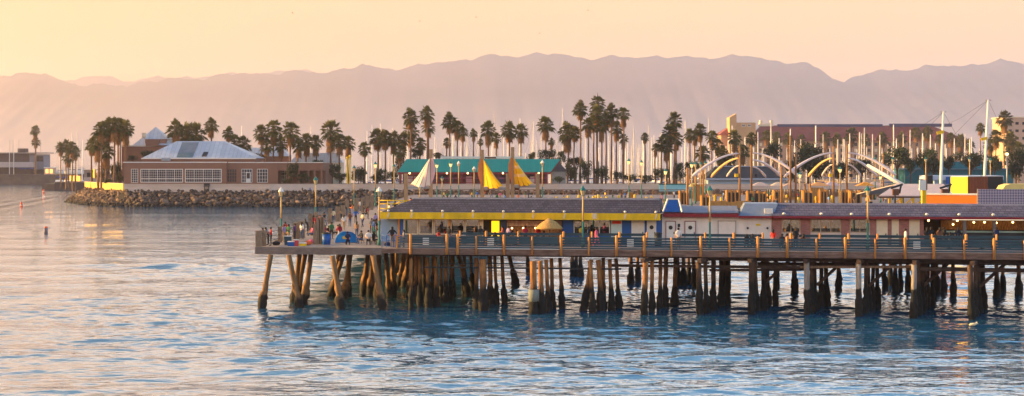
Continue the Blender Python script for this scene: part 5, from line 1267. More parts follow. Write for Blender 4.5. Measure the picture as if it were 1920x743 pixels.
# ================================================================== SAIL SCULPTURES
def sail(px_m, ty_m, px_b, tip, foot, y, m, strip_m, lab, bulge, stripes=None):
    t = thing('sail_sculpture', lab, 'sculpture', (wx(px_m, y), y, DECK))
    xm = wx(px_m, y); xb = wx(px_b, y); hb = wh(foot[2], y)
    part(MB().box(xm - .3, xm + .3, y - .3, y + .3, DECK, wh(ty_m, y)), 'mast', mat('sail mast timber', S(150, 118, 86), .8, 0, 2, .3, col2=S(186, 150, 112), stretch=(2, 2, .5)), t)
    part(MB().box(xb - .32, xb + .32, y - .3, y + .3, DECK, wh(325.5, y)), 'post', MATS['sail mast timber'], t)
    part(MB().bar((xm, y, hb - .25), (xb, y, hb - .25), .3, .4), 'boom', M_METAL, t)
    part(MB().tube([(xm + (xb - xm) * .18, y - .1, hb - .45), (xm + (xb - xm) * .18, y - .1, hb - .9)], [.5, .35], 12), 'counterweight', M_BROWN, t)
    # cambered sail between mast and boom
    A = Vector((wx(tip[0], y), y - .35, wh(tip[1], y))); B_ = Vector((wx(foot[0], y), y - .45 + (2.6 if foot[0] < px_m else -2.6), wh(foot[1], y))); C_ = Vector((wx(foot[3], y), y - .35, hb))
    N = 10; vs = []; fs = []; mi = []
    for i in range(N + 1):
        s_ = i / N
        l = A.lerp(C_, s_); r_ = A.lerp(B_, s_) + Vector((0, 0, .0))
        for j in range(N + 1):
            q = j / N; p = l.lerp(r_, q); p.y -= .9 * math.sin(math.pi * q) * s_ ** .7; p.z += (-.45 * math.sin(math.pi * q) + .34 * abs(math.sin(3 * math.pi * q))) * (s_ ** 3); p.x += (xm - p.x) * .10 * math.sin(math.pi * s_) * q; vs.append(p)
    for i in range(N):
        for j in range(N): fs.append((i * (N + 1) + j, i * (N + 1) + j + 1, (i + 1) * (N + 1) + j + 1, (i + 1) * (N + 1) + j))
    mb = MB().add(vs, fs, 0, True)
    if stripes: mb.mi = [stripes(i // N, i % N) for i in range(len(fs))]
    # a second skin 3 cm behind gives the cloth its thickness
    o = len(vs); mb.v += [(p[0], p[1] + .03, p[2]) for p in vs]
    for k, f in enumerate(list(fs)): mb.f.append(tuple(o + i for i in f)[::-1]); mb.mi.append(mb.mi[k]); mb.sm.append(True)
    sl2 = part(mb, 'sail', m, t)
    mb = MB()
    for q in (.25, .5, .75): mb.tube([A.lerp(C_, .12).lerp(A.lerp(B_, .12), q) + Vector((0, -.12, 0)), C_.lerp(B_, q) + Vector((0, -.9 * math.sin(math.pi * q) - .03, -.3))], .06, 5)
    part(mb, 'battens', strip_m[0], sl2)
    # bulging strip on the other side of the mast
    zt, zb = wh(tip[1], y), hb + .2; vs = []; N = 10; mb = MB()
    for i in range(N + 1):
        s_ = i / N; z = zt + (zb - zt) * s_; x1 = xm + bulge[0] * math.sin(math.pi * min(1, s_ * .9 + .12)) ** .8
        vs += [(xm, y - .34, z), (x1, y - .5, z), (x1, y - .44, z), (xm, y - .28, z)]
    fs = []
    for i in range(N):
        for k in range(4): fs.append((i * 4 + k, i * 4 + (k + 1) % 4, (i + 1) * 4 + (k + 1) % 4, (i + 1) * 4 + k))
    mb.add(vs, fs); part(mb, 'jib', strip_m[1], t)
M_SY = mat('yellow sailcloth', S(255, 206, 6), .7, .05, 1, trans=.45); M_SC = mat('cream sailcloth', S(250, 238, 224), .7, .05, 1, trans=.45)
M_SP = mat('pale striped sailcloth', S(244, 206, 140), .7, .08, 1, trans=.4); M_SPK = mat('pink piping', S(190, 120, 170), .7, .1, 1); M_SR = mat('rust piping', S(176, 92, 40), .7, .1, 1)
sail(808, 280, 761, (806, 297), (767, 347, 349, 807), 242, M_SC, (M_SPK, mat('pink white sailcloth', S(236, 196, 200), .7, .05, 1, trans=.4)), 'cream white sail sculpture, leftmost of the three sails', (.75,))
sail(904, 281, 952, (906, 298), (945, 350, 351, 907), 240, [M_SY, M_SP], (M_SR, mat('red striped jib', S(196, 120, 60), .7, .2, 1)), 'all yellow sail sculpture in the middle of the three sails', (-.75,), lambda i, j: 1 if (j > 8 and 4 < i < 7) else 0)
sail(961, 276, 1008, (963, 296), (1001, 345, 347, 965), 240, [M_SY, M_SP], (M_SR, MATS['red striped jib']), 'yellow sail with pale bands, rightmost of the three sails', (-.75,), lambda i, j: 1 if i in (3, 6) or j > 8 else 0)

# ================================================================== ARCH SCULPTURES
M_POLE = mat('brown pole timber', S(120, 86, 56), .85, 0, 2, .4, col2=S(168, 124, 80), stretch=(3, 3, .4), rnd=.15)
M_ARCH = mat('white enamelled arch', S(222, 206, 210), .4, .05, 1); M_ARCHSUN = mat('sunlit enamelled arch', S(214, 168, 110), .45, .06, 1)  # ochre copy is the white enamel with sunlight painted in
def arches(pxl, pxr, y, lab, lefts, rights):
    t = thing('arch_sculpture', lab, 'sculpture', (wx((pxl + pxr) / 2, y), y, DECK))
    for px, ty_ in ((pxl, 275), (pxr, 272)):
        x = wx(px, y); part(MB().tube([(x, y, DECK), (x, y, wh(ty_, y))], [.22, .17], 10), 'pole', M_POLE, t)
    x0, x1 = wx(pxl, y), wx(pxr, y)
    part(MB().box(x0 - .9, x0 - .3, y - .3, y + .3, wh(332, y), wh(326, y)), 'spotlight', M_YELLOW, t); part(MB().box(x1 + .5, x1 + 1.0, y - .3, y + .3, wh(332, y), wh(326, y)), 'spotlight', M_DARK, t)
    for sx, arr, xs in ((-1, lefts, x0), (1, rights, x1)):
        for (py0, pxe, pye, dy, m, r) in arr:
            ye = y + dy; A = Vector((xs + sx * .2, y, wh(py0, y))); E = Vector((wx(pxe, ye), ye, wh(pye, ye))); pts = []; rad = []
            for i in range(15):
                q = i / 14; p = A.lerp(E, q); p.z = A.z + (E.z - A.z) * (q ** 1.75); pts.append(p); rad.append(.72 * r * (.55 + .75 * q) * (1 if i < 14 else .5))
            part(MB().tube(pts, rad, 10), 'arch', m, t)
arches(1387, 1409, 262, 'left arch sculpture of curved white arms, one coloured as sunlit, springing from two poles', [(288, 1296, 333, -2, M_ARCH, .34), (297, 1334, 332, 9, M_ARCHSUN, .36), (311, 1363, 331, 16, M_ARCH, .24)], [(287, 1502, 335, -3, M_ARCH, .34), (300, 1464, 331, 9, M_ARCH, .34), (313, 1436, 332, 16, M_ARCH, .24)])
arches(1563, 1588, 266, 'right arch sculpture of curved white arms, one coloured as sunlit, springing from two poles', [(287, 1470, 332, -2, M_ARCH, .34), (297, 1516, 331, 9, M_ARCHSUN, .36), (309, 1541, 330, 16, M_ARCH, .24)], [(287, 1680, 329, -3, M_ARCH, .34), (297, 1645, 331, 9, M_ARCH, .34), (309, 1614, 330, 16, M_ARCH, .24)])
for px, ty_, y, r in ((1289, 317, 255, .3), (1465, 315, 250, .25), (1482, 256, 256, .24), (1492, 290, 256, .24), (1656, 290, 280, .2), (1305, 325, 270, .2), (1319, 320, 280, .2), (1509, 345, 270, .3), (1519, 345, 280, .3)):
    o = solo(MB().tube([(0, 0, 0), (0, 0, wh(ty_, y) - DECK), (0, 0, wh(ty_, y) - DECK + .2)], [r * .85, r * .68, r * .4], 10), 'timber_pole', M_POLE, '', 'pole', (wx(px, y), y, DECK), group='bare timber poles on the rear pier', local=True)
    auto(o, 'bare timber pole standing on the rear pier near the arches', 'pole')

# ================================================================== TIMBER PLANTERS, BENCHES, BOLLARDS
M_YPOST = mat('golden timber', S(150, 104, 52), .8, 0, 2, .3, col2=S(196, 142, 74), stretch=(3, 3, .4))
def planter(px0, px1, ty_, y, lab):
    x0, x1 = wx(px0, y), wx(px1, y); w_ = x1 - x0; H_ = wh(ty_, y) - DECK; mb = MB(); n = max(3, int(w_ / .5))
    t = thing('timber_planter', lab, 'planter', (x0, y, DECK), group='tall timber planters on the rear pier')
    for i in range(n):
        for (a, b_) in ((i / (n - 1), 0), (i / (n - 1), 1)):
            mb.box(a * w_ - .13, a * w_ + .13, b_ * 1.8 - .13, b_ * 1.8 + .13, 0, H_ + random.uniform(-.08, .08))
    for k in (1, 2, 3): 
        for xx in (0, w_): mb.box(xx - .15, xx + .15, k * .45 - .15, k * .45 + .15, 0, H_ + random.uniform(-.15, .15))
    part(mb, 'staves', M_YPOST, t, local=True)
    part(MB().box(.15, w_ - .15, .16, 1.64, 0, H_ - .4), 'soil_box', M_DARK, t, local=True)
    auto(t, lab, 'planter')
PLT = [(1276, 1289, 358, 258), (1317, 1331, 366, 240), (1364, 1386, 357, 256), (1403, 1423, 359, 252), (1424, 1436, 360, 256), (1453, 1468, 357, 262), (1508, 1524, 358, 250), (1539, 1550, 356, 256), (1578, 1592, 357, 254), (1596, 1614, 358, 250), (1630, 1642, 352, 290), (1180, 1186, 362, 260)]
for a in PLT: planter(a[0], a[1], a[2], a[3], 'cluster of golden timber staves below the arches')
nbn = [0]
def bench():
    t = thing('bench', '', 'bench', (0, 0, DECK), group='timber benches on the rear pier')
    part(MB().box(-1.6, 1.6, -.25, .25, .42, .5), 'seat', M_YPOST, t, local=True); part(MB().box(-1.6, 1.6, .26, .32, .55, 1.0), 'backrest', M_YPOST, t, local=True)
    for x in (-1.4, 1.4): part(MB().box(x - .08, x + .08, -.22, .32, 0, .419), 'leg', M_DARK, t, local=True)
    return t
b0 = bench()
for i, (px, y) in enumerate(((1345, 244), (1395, 244), (1440, 262), (1480, 268), (1530, 262), (1548, 272), (1630, 262), (1225, 262), (1260, 256), (985, 258), (1120, 262), (1350, 300), (1440, 300), (1530, 305))):
    t = b0 if i == 0 else copy_tree(b0); t.location = (wx(px, y), y, DECK); t.rotation_euler = (0, 0, random.choice((0, 1.57, 3.14, .4)))
    auto(t, 'golden timber bench on the rear pier deck', 'bench')
for i, px in enumerate((1028, 1043, 1065, 1085, 1101, 1112, 1117, 1122, 1128, 1137, 1160, 1190, 1212, 1222, 1340, 1352, 1400, 1445, 1475, 1497, 1530, 1560)):
    y = 248 + (i * 7) % 26; r = .2
    o = solo(MB().tube([(0, 0, 0), (0, 0, 1.35), (0, 0, 1.5)], [r, r, r * .6], 10).tube([(0, 0, 1.1), (0, 0, 1.2)], [r * 1.08, r * 1.08], 10), 'bollard', M_YELLOW, '', 'bollard', (wx(px, y), y, DECK), group='short yellow bollards on the rear pier', local=True)
    auto(o, 'short yellow bollard on the rear pier deck', 'bollard')
# low timber walls lit by the sun behind the washrooms
for i, (a, b_, ty_, y) in enumerate(((1330, 1392, 379, 236), (1520, 1545, 352, 262), (1300, 1318, 346, 280))):
    o = solo(MB().box(wx(a, y), wx(b_, y), y + .3, y + .6, DECK, wh(ty_, y)), 'timber_screen', M_YPOST, ['low plank screen behind the washroom roof', 'plank screen between two planters under the right arch', 'plank screen at the left foot of the first arch'][i], 'screen', (wx(a, y), y, DECK))
# market stalls with pale canopies behind the arches
def stall(px, y, w_, col, lab):
    x = wx(px, y); t = thing('market_stall', lab, 'stall', (x, y, DECK), group='stalls along the rear pier')
    part(MB().frustum((-w_, w_, -1.3, 1.3), (-w_ * .2, w_ * .2, -.2, .2), 2.5, 3.3), 'canopy', mat('canopy ' + '%d %d %d' % col, S(*col), .7, .08, 1, trans=.25), t, local=True)
    part(MB().box(-w_ + .1, w_ - .1, -1.0, -.4, 0, 1.0), 'counter', M_TIMBER, t, local=True)
    for sx in (-1, 1):
        for sy in (-1, 1): part(MB().tube([(sx * (w_ - .1), sy * 1.2, 0), (sx * (w_ - .1), sy * 1.2, 2.5)], .05, 6), 'post', M_METAL, t, local=True)
    auto(t, lab, 'stall')
for px, y, w_, c in ((1302, 300, 1.4, (230, 210, 130)), (1312, 306, 1.3, (226, 196, 170)), (1425, 312, 2.0, (214, 190, 180)), (1460, 316, 1.8, (220, 200, 180)), (1485, 310, 2, (190, 160, 150)), (1535, 312, 2.2, (230, 170, 110)), (1622, 312, 2, (230, 160, 60)), (1640, 318, 2, (220, 190, 180)), (1560, 318, 2, (200, 180, 190))):
    stall(px, y, w_, c, 'small stall with pointed canopy at the rear pier')

# ================================================================== RIGHT-HAND GROUP: CANOPY, BOOM, MASTS, SHEDS
cy_ = 214
ca = thing('canopy_shelter', 'pale membrane canopy over a yellow timber frame behind the cafe roof', 'canopy', (wx(1715, cy_), cy_, DECK))
a = [(wx(1648, cy_), cy_, wh(367, cy_)), (wx(1790, cy_), cy_, wh(367, cy_)), (wx(1769, cy_ + 7), cy_ + 7, wh(345, cy_ + 7)), (wx(1681, cy_ + 7), cy_ + 7, wh(345, cy_ + 7))]
part(MB().slab(a, .12).slab([(a[3][0], a[3][1] + .02, a[3][2]), (a[2][0], a[2][1] + .02, a[2][2]), (a[1][0], cy_ + 14, a[1][2]), (a[0][0], cy_ + 14, a[0][2])], .12), 'membrane', mat('pale membrane', S(214, 190, 186), .7, .06, .8, trans=.15), ca)
part(MB().box(a[0][0] - .1, a[1][0], cy_ - .2, cy_ + .1, a[0][2] - .35, a[0][2] - .13), 'eave_beam', M_BROWN, ca)
mb = MB(); zt = a[0][2] - .36
for px in (1668, 1690, 1712, 1735): mb.box(wx(px, cy_) - .18, wx(px, cy_) + .18, cy_ - .15, cy_ + .1, DECK, zt)
for px in (1668, 1690, 1712): mb.bar((wx(px, cy_) + .2, cy_, zt - 1.3), (wx(px + 20, cy_), cy_, zt - .1), .14, .18)
mb.box(wx(1666, cy_), wx(1737, cy_), cy_ + .12, cy_ + .22, DECK, zt - .8)
part(mb, 'timber_frame', mat('golden yellow timber', S(224, 168, 32), .7, .12, 1), ca)
bm_ = thing('white_boom', 'white slanting boom of a hoist rising left above the canopy', 'boom', (wx(1692, 222), 222, DECK))
part(MB().tube([(wx(1692, 224), 224, wh(347, 224)), (wx(1627, 230), 230, wh(310, 230))], [.36, .24], 10), 'spar', M_WHITE, bm_)
part(MB().box(wx(1690, 224) - .3, wx(1690, 224) + .3, 223.7, 224.3, DECK, wh(347, 224)), 'post', M_TIMBER, bm_)
for i, (px, y) in enumerate(((1679, 213), (1771, 213))):
    x, z = wx(px, y), wh(352, y); w2 = thing('winch', 'dark winch bracket on the ' + ('left' if i == 0 else 'right') + ' half of the pale canopy', 'winch', (x, y, z - 1.2))
    part(MB().bar((x - .8, y - .3, z - .1), (x + 1.0, y - .3, z + .5), .25, .3), 'arm', M_DARK, w2); part(MB().box(x - .5, x + .4, y - .5, y + .1, z - 1.15, z - .2), 'drum_box', M_BROWN, w2); part(MB().bar((x + .5, y - .3, z - .9), (x + .75, y - .3, z + .3), .2, .25), 'strut', M_DARK, w2)
    part(MB().box(x - .1, x + .1, y + .15, y + .35, DECK, z - .2), 'post', M_DARK, w2)
for i, (px0, ty_, px1, by_, y, lab) in enumerate(((1769, 209, 1764, 346, 226, 'shorter of the two tall white masts, above the canopy'), (1853, 187, 1846, 331, 248, 'taller of the two tall white masts, behind the yellow shed'))):
    x0, x1 = wx(px0, y), wx(px1, y); t = thing('flag_mast', lab, 'mast', (x1, y, DECK)); h0, h1 = wh(by_, y), wh(ty_, y); sl3 = (x0 - x1) / (h1 - h0)
    part(MB().tube([(x1 - sl3 * (h0 - DECK), y, DECK), (x1, y, h0), (x0, y, h1)], [.26, .25, .17], 12), 'pole', M_WHITE, t)
    part(MB().bar((x0 - .5, y, h1 - .1), (x0 + .5, y, h1 - .1), .12, .12), 'crosstree', M_METAL, t)
    part(MB().bar((x1 - .7, y - .2, wh(262 if i else 250, y)), (x1 + .4, y - .2, wh(259 if i else 247, y)), .2, .5), 'fitting', M_YELLOW, t)
    mb = MB(); 
    for e in ((x0 - 9, y + 3, h1 - 5.5), (x0 - 14, y + 2, h1 - 14), (x0 + 7, y - 2, DECK + 3)): mb.tube([(x0, y, h1 - .1), ((x0 + e[0]) / 2, (y + e[1]) / 2, (h1 + e[2]) / 2 - .5), e], .025, 5)
    part(mb, 'rigging', M_ROPE, t)
# orange wall, angled a little to the sun
y0_ = 187.0; xo = wx(1731, y0_); Lw = 7.6
ow = thing('orange_shed', 'low shed with a bright orange wall in front of the yellow and rust shed', 'shed', (xo, y0_, DECK))
dx, dy = .925, -.38
top_ = wh(366, 186)
P_ = lambda s_, d: (xo + dx * s_ - dy * d * -1 * -1, y0_ + dy * s_ + dx * d)
fpts = [(xo, y0_), (xo + dx * Lw, y0_ + dy * Lw), (xo + dx * Lw + .38 * 6, y0_ + dy * Lw + .925 * 6), (xo + .38 * 6, y0_ + .925 * 6)]
part(MB().prism(fpts, DECK, top_), 'wall', mat('orange paint', S(240, 120, 22), .7, .06, .6), ow)
part(MB().prism([(fpts[0][0] - .05, fpts[0][1] - .1), (fpts[1][0] + .05, fpts[1][1] - .1), fpts[2], fpts[3]], top_ + .005, top_ + .12), 'roof_edge', M_CREAM, ow)
yp = thing('yellow_pillar', 'yellow pillar topped with a white dish at the left end of the orange wall', 'pillar', (wx(1733, 182), 182, DECK))
part(MB().box(wx(1729, 182), wx(1737, 182), 182, 182.5, DECK, wh(357, 182)), 'shaft', M_YELLOW, yp); part(MB().box(wx(1724, 182), wx(1736, 182), 181.9, 182.2, wh(356.8, 182), wh(338, 182)), 'white_sign', M_WHITE, yp)
part(MB().box(wx(1736.2, 182), wx(1739, 182), 182, 182.4, wh(356.5, 182), wh(328, 182)), 'sign_post', M_TIMBER, yp)
X0, Y0 = wx(1815, 240), 240.0
hh0, hh1 = DECK, wh(332, 240)
sh = thing('rust_shed', 'tall shed with a sunlit yellow side and rust brown front', 'shed', (X0, Y0, DECK))
Lp = (X0 - .6 * 3.4, Y0 + .8 * 3.4); Rp = (X0 + .8 * 5.5, Y0 + .6 * 5.5); Rq = (X0 + .8 * 10, Y0 + .6 * 10)
part(MB().bar((X0 - .03, Y0 + .05, (hh0 + hh1) / 2), (Lp[0], Lp[1], (hh0 + hh1) / 2), .2, hh1 - hh0), 'side_wall', mat('sunlit yellow sheeting', S(246, 216, 30), .6, .06, 1), sh)
part(MB().bar((X0 + .12, Y0 + .1, (hh0 + hh1) / 2), (Rp[0], Rp[1], (hh0 + hh1) / 2), .2, hh1 - hh0), 'front_wall', mat_brick('rust corrugated sheet', S(136, 64, 26), S(122, 56, 24), S(96, 44, 20), .35, 40, .05, 'XZ', offset=0), sh)
part(MB().bar((Rp[0], Rp[1], (hh0 + hh1) / 2), (Rq[0], Rq[1], (hh0 + hh1) / 2), .2, hh1 - hh0), 'recess_shade', M_BLACK, sh)  # dark panel painted as the shade of an open recess
part(MB().prism([(X0 - .1, Y0 - .1), Rq, (Rq[0] - 2, Rq[1] + 3), Lp], hh1, hh1 + .12), 'roof', M_METAL, sh)
ws = thing('white_shed', 'long pale blue white shed roof behind the yellow and rust shed', 'shed', (wx(1815, 262), 262, DECK))
zpart(ws, 'fascia', 1747, 329.5, 1882, 338, 262, 8, mat('pale blue white boards', S(176, 190, 214), .6, .06, 1)); zpart(ws, 'blue_door', 1774, 332, 1786, 345, 261.8, .15, M_BLUE); zpart(ws, 'wall', 1752, 338.3, 1878, 372, 262.5, 7, M_LBLUE); zpart(ws, 'end_frame', 1739, 329, 1749, 352, 261.4, .3, M_DARK)
aw = thing('cream_awning', 'rounded cream yellow awning behind the lattice screen at far right', 'awning', (wx(1905, 228), 228, DECK))
xx0, xx1 = wx(1880, 228), wx(1960, 228); z0, z1 = wh(355, 228), wh(345, 228)
mb = MB(); pts = [(xx0, z0), (xx0 + .4, z0 + (z1 - z0) * .7), (xx0 + 1.3, z1), (xx1 - 1, z1), (xx1, z0)]
mb.add([(x, 228, z) for x, z in pts] + [(x, 231, z) for x, z in pts], [(4, 3, 2, 1, 0), (5, 6, 7, 8, 9)] + [(i, i + 1, 6 + i, 5 + i) for i in range(4)] + [(4, 0, 5, 9)])
part(mb, 'canopy', mat('cream awning cloth', S(228, 196, 120), .7, .06, 1), aw)
for x in (xx0 + .3, xx1 - .4): part(MB().box(x - .1, x + .1, 229, 229.2, DECK, z0), 'post', M_METAL, aw)
yv = 150.0
ls = thing('lattice_screen', 'large grey mauve lattice screen above the cafe roof at far right', 'screen', (wx(1875, yv), yv, DECK))
m_lat = bpy.data.materials.new('lattice mesh'); m_lat.use_nodes = True
nt = m_lat.node_tree; L = nt.links; b = nt.nodes['Principled BSDF']; b.inputs['Roughness'].default_value = .7
tc = nn(nt, 'ShaderNodeTexCoord'); mp = nn(nt, 'ShaderNodeMapping'); mp.inputs['Rotation'].default_value = (0, R(45), 0); mp.inputs['Scale'].default_value = (5, 5, 5); L.new(tc.outputs['Object'], mp.inputs['Vector'])
ck = nn(nt, 'ShaderNodeTexChecker'); ck.inputs['Scale'].default_value = 1.0; ck.inputs['Color1'].default_value = (*S(176, 158, 170), 1); ck.inputs['Color2'].default_value = (*S(112, 104, 126), 1); L.new(mp.outputs['Vector'], ck.inputs['Vector']); L.new(ck.outputs['Color'], b.inputs['Base Color'])
zpart(ls, 'mesh_panel', 1834, 355, 2000, 386, yv, .06, m_lat)
mb = MB()
for px in (1834, 1875, 1917, 1960): mb.box(wx(px, yv) - .06, wx(px, yv) + .06, yv + .07, yv + .19, DECK, wh(354.5, yv))
part(mb, 'frame_posts', M_METAL, ls)
# ================================================================== PEOPLE
M_SKIN = mat('skin', S(190, 130, 98), .6, .06, 8); M_HAIR = mat('dark hair', S(36, 26, 22), .7, .2, 20); M_SHOE = mat('dark shoes', S(44, 38, 36), .6, .1, 10)
def joints(pose):
    J = dict(hip=(0, 0, .93), waist=(0, 0, 1.06), chest=(0, .0, 1.30), neck=(0, 0, 1.49), head=(0, -.02, 1.60), top=(0, -.015, 1.70), nose=(0, -.105, 1.605))
    for s, n in ((-1, 'L'), (1, 'R')):
        J['sh' + n] = (s * .185, 0, 1.41); J['el' + n] = (s * .235, .03, 1.13); J['wr' + n] = (s * .24, -.06, .90); J['ha' + n] = (s * .235, -.09, .80); J['th' + n] = (s * .21, -.12, .85)
        J['hj' + n] = (s * .095, 0, .90); J['kn' + n] = (s * .10, -.02, .50); J['an' + n] = (s * .105, .02, .09); J['to' + n] = (s * .12, -.17, .04)
    if pose == 'lean':
        for k in ('chest', 'neck', 'head', 'top', 'nose', 'shL', 'shR'):
            x, y, z = J[k]; d = (z - .95); J[k] = (x, y - .42 * d, z - .10 * d)
        for s, n in ((-1, 'L'), (1, 'R')): J['el' + n] = (s * .25, -.30, 1.10); J['wr' + n] = (s * .16, -.50, 1.10); J['ha' + n] = (s * .10, -.58, 1.10); J['th' + n] = (s * .09, -.55, 1.14)
    if pose == 'hold':
        for s, n in ((-1, 'L'), (1, 'R')): J['el' + n] = (s * .24, -.08, 1.13); J['wr' + n] = (s * .12, -.32, 1.18); J['ha' + n] = (s * .06, -.40, 1.22); J['th' + n] = (s * .04, -.37, 1.26)
    if pose == 'hips':
        for s, n in ((-1, 'L'), (1, 'R')): J['el' + n] = (s * .38, .08, 1.16); J['wr' + n] = (s * .22, -.02, 1.02); J['ha' + n] = (s * .16, -.06, .98); J['th' + n] = (s * .19, .05, 1.0)
    if pose == 'walk':
        for s, n in ((-1, 'L'), (1, 'R')):
            J['kn' + n] = (s * .10, -.10 - .12 * s, .51); J['an' + n] = (s * .10, -.0 - .30 * s, .10); J['to' + n] = (s * .11, -.18 - .30 * s, .05)
            J['el' + n] = (s * .23, .04 + .12 * s, 1.14); J['wr' + n] = (s * .23, -.05 + .24 * s, .94); J['ha' + n] = (s * .22, -.09 + .28 * s, .86); J['th' + n] = (s * .19, -.12 + .28 * s, .9)
    if pose == 'sit':
        for k in list(J):
            x, y, z = J[k]
            if z > .86: J[k] = (x, y + .1, z - .45)
        for s, n in ((-1, 'L'), (1, 'R')):
            J['kn' + n] = (s * .13, -.36, .50); J['an' + n] = (s * .13, -.36, .09); J['to' + n] = (s * .14, -.56, .05); J['el' + n] = (s * .25, -.02, .72); J['wr' + n] = (s * .13, -.26, .62); J['ha' + n] = (s * .09, -.34, .62); J['th' + n] = (s * .07, -.30, .66)
    return J
RAD = dict(hip=.145, waist=.13, chest=.155, neck=.058, head=.092, top=.06, nose=.016, sh=.068, el=.046, wr=.032, ha=.034, th=.014, hj=.10, kn=.062, an=.044, to=.036)
EDG = [('hip', 'waist', 1), ('waist', 'chest', 1), ('chest', 'neck', 1), ('neck', 'head', 0), ('head', 'top', 0), ('head', 'nose', 0)]
for n in 'LR': EDG += [('chest', 'sh' + n, 1), ('sh' + n, 'el' + n, 1), ('el' + n, 'wr' + n, 0), ('wr' + n, 'ha' + n, 0), ('wr' + n, 'th' + n, 0), ('hip', 'hj' + n, 2), ('hj' + n, 'kn' + n, 2), ('kn' + n, 'an' + n, 2), ('an' + n, 'to' + n, 3)]
M_SHIRT0 = mat('shirt', (.3, .3, .3)); M_TROU0 = mat('trousers', (.05, .06, .1))
def body_mesh(pose):
    J = joints(pose); names = list(J); me = bpy.data.meshes.new('skeleton')
    me.from_pydata([J[n] for n in names], [(names.index(a), names.index(b_)) for a, b_, _ in EDG], [])
    o = bpy.data.objects.new('skeleton', me); COL.objects.link(o)
    md = o.modifiers.new('skin', 'SKIN'); md.use_smooth_shade = True; sd = o.modifiers.new('sub', 'SUBSURF'); sd.levels = 1
    sk = me.skin_vertices[0].data
    for i, n in enumerate(names):
        r = RAD.get(n, RAD.get(n[:2], .05)); sk[i].radius = (r * (1.25 if n in ('chest', 'hip', 'waist') else 1), r * (.8 if n in ('chest', 'waist') else 1)); sk[i].use_root = n == 'hip'
    bpy.context.view_layer.update(); dg = bpy.context.evaluated_depsgraph_get()
    out = bpy.data.meshes.new_from_object(o.evaluated_get(dg)); out.name = 'body_' + pose
    bpy.data.objects.remove(o)
    out.materials.clear()
    for m in (M_SKIN, M_SHIRT0, M_TROU0, M_SHOE): out.materials.append(m)
    segs = [(Vector(J[a]), Vector(J[b_]), t) for a, b_, t in EDG]
    for p in out.polygons:
        c = p.center; best = (9, 0)
        for a, b_, t in segs:
            ab = b_ - a; q = max(0, min(1, (c - a).dot(ab) / ab.length_squared)); d = (c - a - ab * q).length / (1.5 if t in (1, 2) else 1)
            if d < best[0]: best = (d, t)
        p.material_index = best[1]; p.use_smooth = True
    return out, J
POSES = {p: body_mesh(p) for p in ('stand', 'lean', 'hold', 'hips', 'walk', 'sit')}
HAIRS = {}
for p, (me, J) in POSES.items():
    for long_ in (0, 1):
        hd = Vector(J['head']); mb = MB()
        mb.ball((hd.x, hd.y + .022, hd.z + .03), .112, 10, 7, sz=1.02)
        if long_: mb.tube([(hd.x, hd.y + .07, hd.z + .04), (hd.x, hd.y + .10, hd.z - .12), (hd.x, hd.y + .09, hd.z - .25)], [.09, .085, .04], 8)
        HAIRS[p, long_] = mb.mesh('hair', M_HAIR)
CLOTH = dict(red=(190, 44, 36), crimson=(150, 34, 56), orange=(220, 104, 50), white=(216, 208, 206), cream=(220, 200, 160), black=(34, 32, 36), navy=(40, 48, 84), blue=(52, 96, 170), sky=(110, 150, 210), green=(52, 110, 70), yellow=(222, 180, 60),
             purple=(96, 52, 110), pink=(216, 96, 130), grey=(112, 108, 112), brown=(104, 72, 54), denim=(64, 82, 116), khaki=(150, 124, 92), teal=(30, 120, 130), lilac=(150, 130, 170), dark=(40, 42, 52), tan=(170, 130, 96))
def cloth(c): return mat('cloth ' + c, S(*CLOTH[c]), .85, .12, 8)
PEOPLE = []
PV = {'stand': 'standing', 'lean': 'leaning', 'hold': 'hands raised', 'hips': 'hands on hips', 'walk': 'walking', 'sit': 'sitting'}
def person(px, y, pose, rz, top, bot, place, h=1.0, base=DECK, hair=True):
    me, J = POSES[pose]
    o = bpy.data.objects.new('person', me); COL.objects.link(o)
    o.location = (wx(px, y), y, base); o.rotation_euler = (0, 0, R(rz)); o.scale = (h, h, h)
    for i, m in ((1, cloth(top)), (2, cloth(bot))):
        o.material_slots[i].link = 'OBJECT'; o.material_slots[i].material = m
    if hair:
        hc = bpy.data.objects.new('hair', HAIRS[pose, len(PEOPLE) % 2]); COL.objects.link(hc); hc.parent = o
    o['category'] = 'person'; o['group'] = 'people on the pier'; OFF[o.name] = (0, 0, 0)
    auto(o, 'person in %s top, %s trousers, %s, %s' % (top, bot, PV[pose], place), 'person')
    PEOPLE.append(o); return o
F = lambda px, v: fz(px, v)
# rz: 0 faces the camera, 90 faces right, 180 faces away, -90 faces left
C1 = 'at the platform corner'
person(498, 129.6, 'lean', -80, 'black', 'dark', C1); person(503, 130.5, 'lean', -100, 'grey', 'dark', C1); person(508, 129.3, 'hold', -75, 'red', 'dark', C1)
C2 = 'by the pale lamp'
person(533, 135, 'stand', 60, 'lilac', 'khaki', C2); person(535, 139, 'hips', 160, 'crimson', 'dark', C2, 1.05); person(541, 135.5, 'hold', -30, 'green', 'khaki', C2); person(553, 137, 'hold', -90, 'purple', 'dark', C2)
C3 = 'behind the wide posts'
person(588, 158, 'stand', 120, 'red', 'dark', C3); person(594, 156, 'stand', -150, 'crimson', 'navy', C3); person(608, 168, 'walk', 60, 'black', 'denim', C3); person(625, 176, 'walk', 180, 'cream', 'denim', C3, 1.05)
C4 = 'around the blue tent'
person(611, 150, 'sit', 60, 'crimson', 'black', C4, base=DECK - .3); person(617, 149, 'sit', 20, 'black', 'dark', C4, base=DECK - .3); person(637, 136, 'walk', 200, 'crimson', 'white', C4); person(652, 131, 'sit', 10, 'navy', 'black', C4, base=DECK - .05)
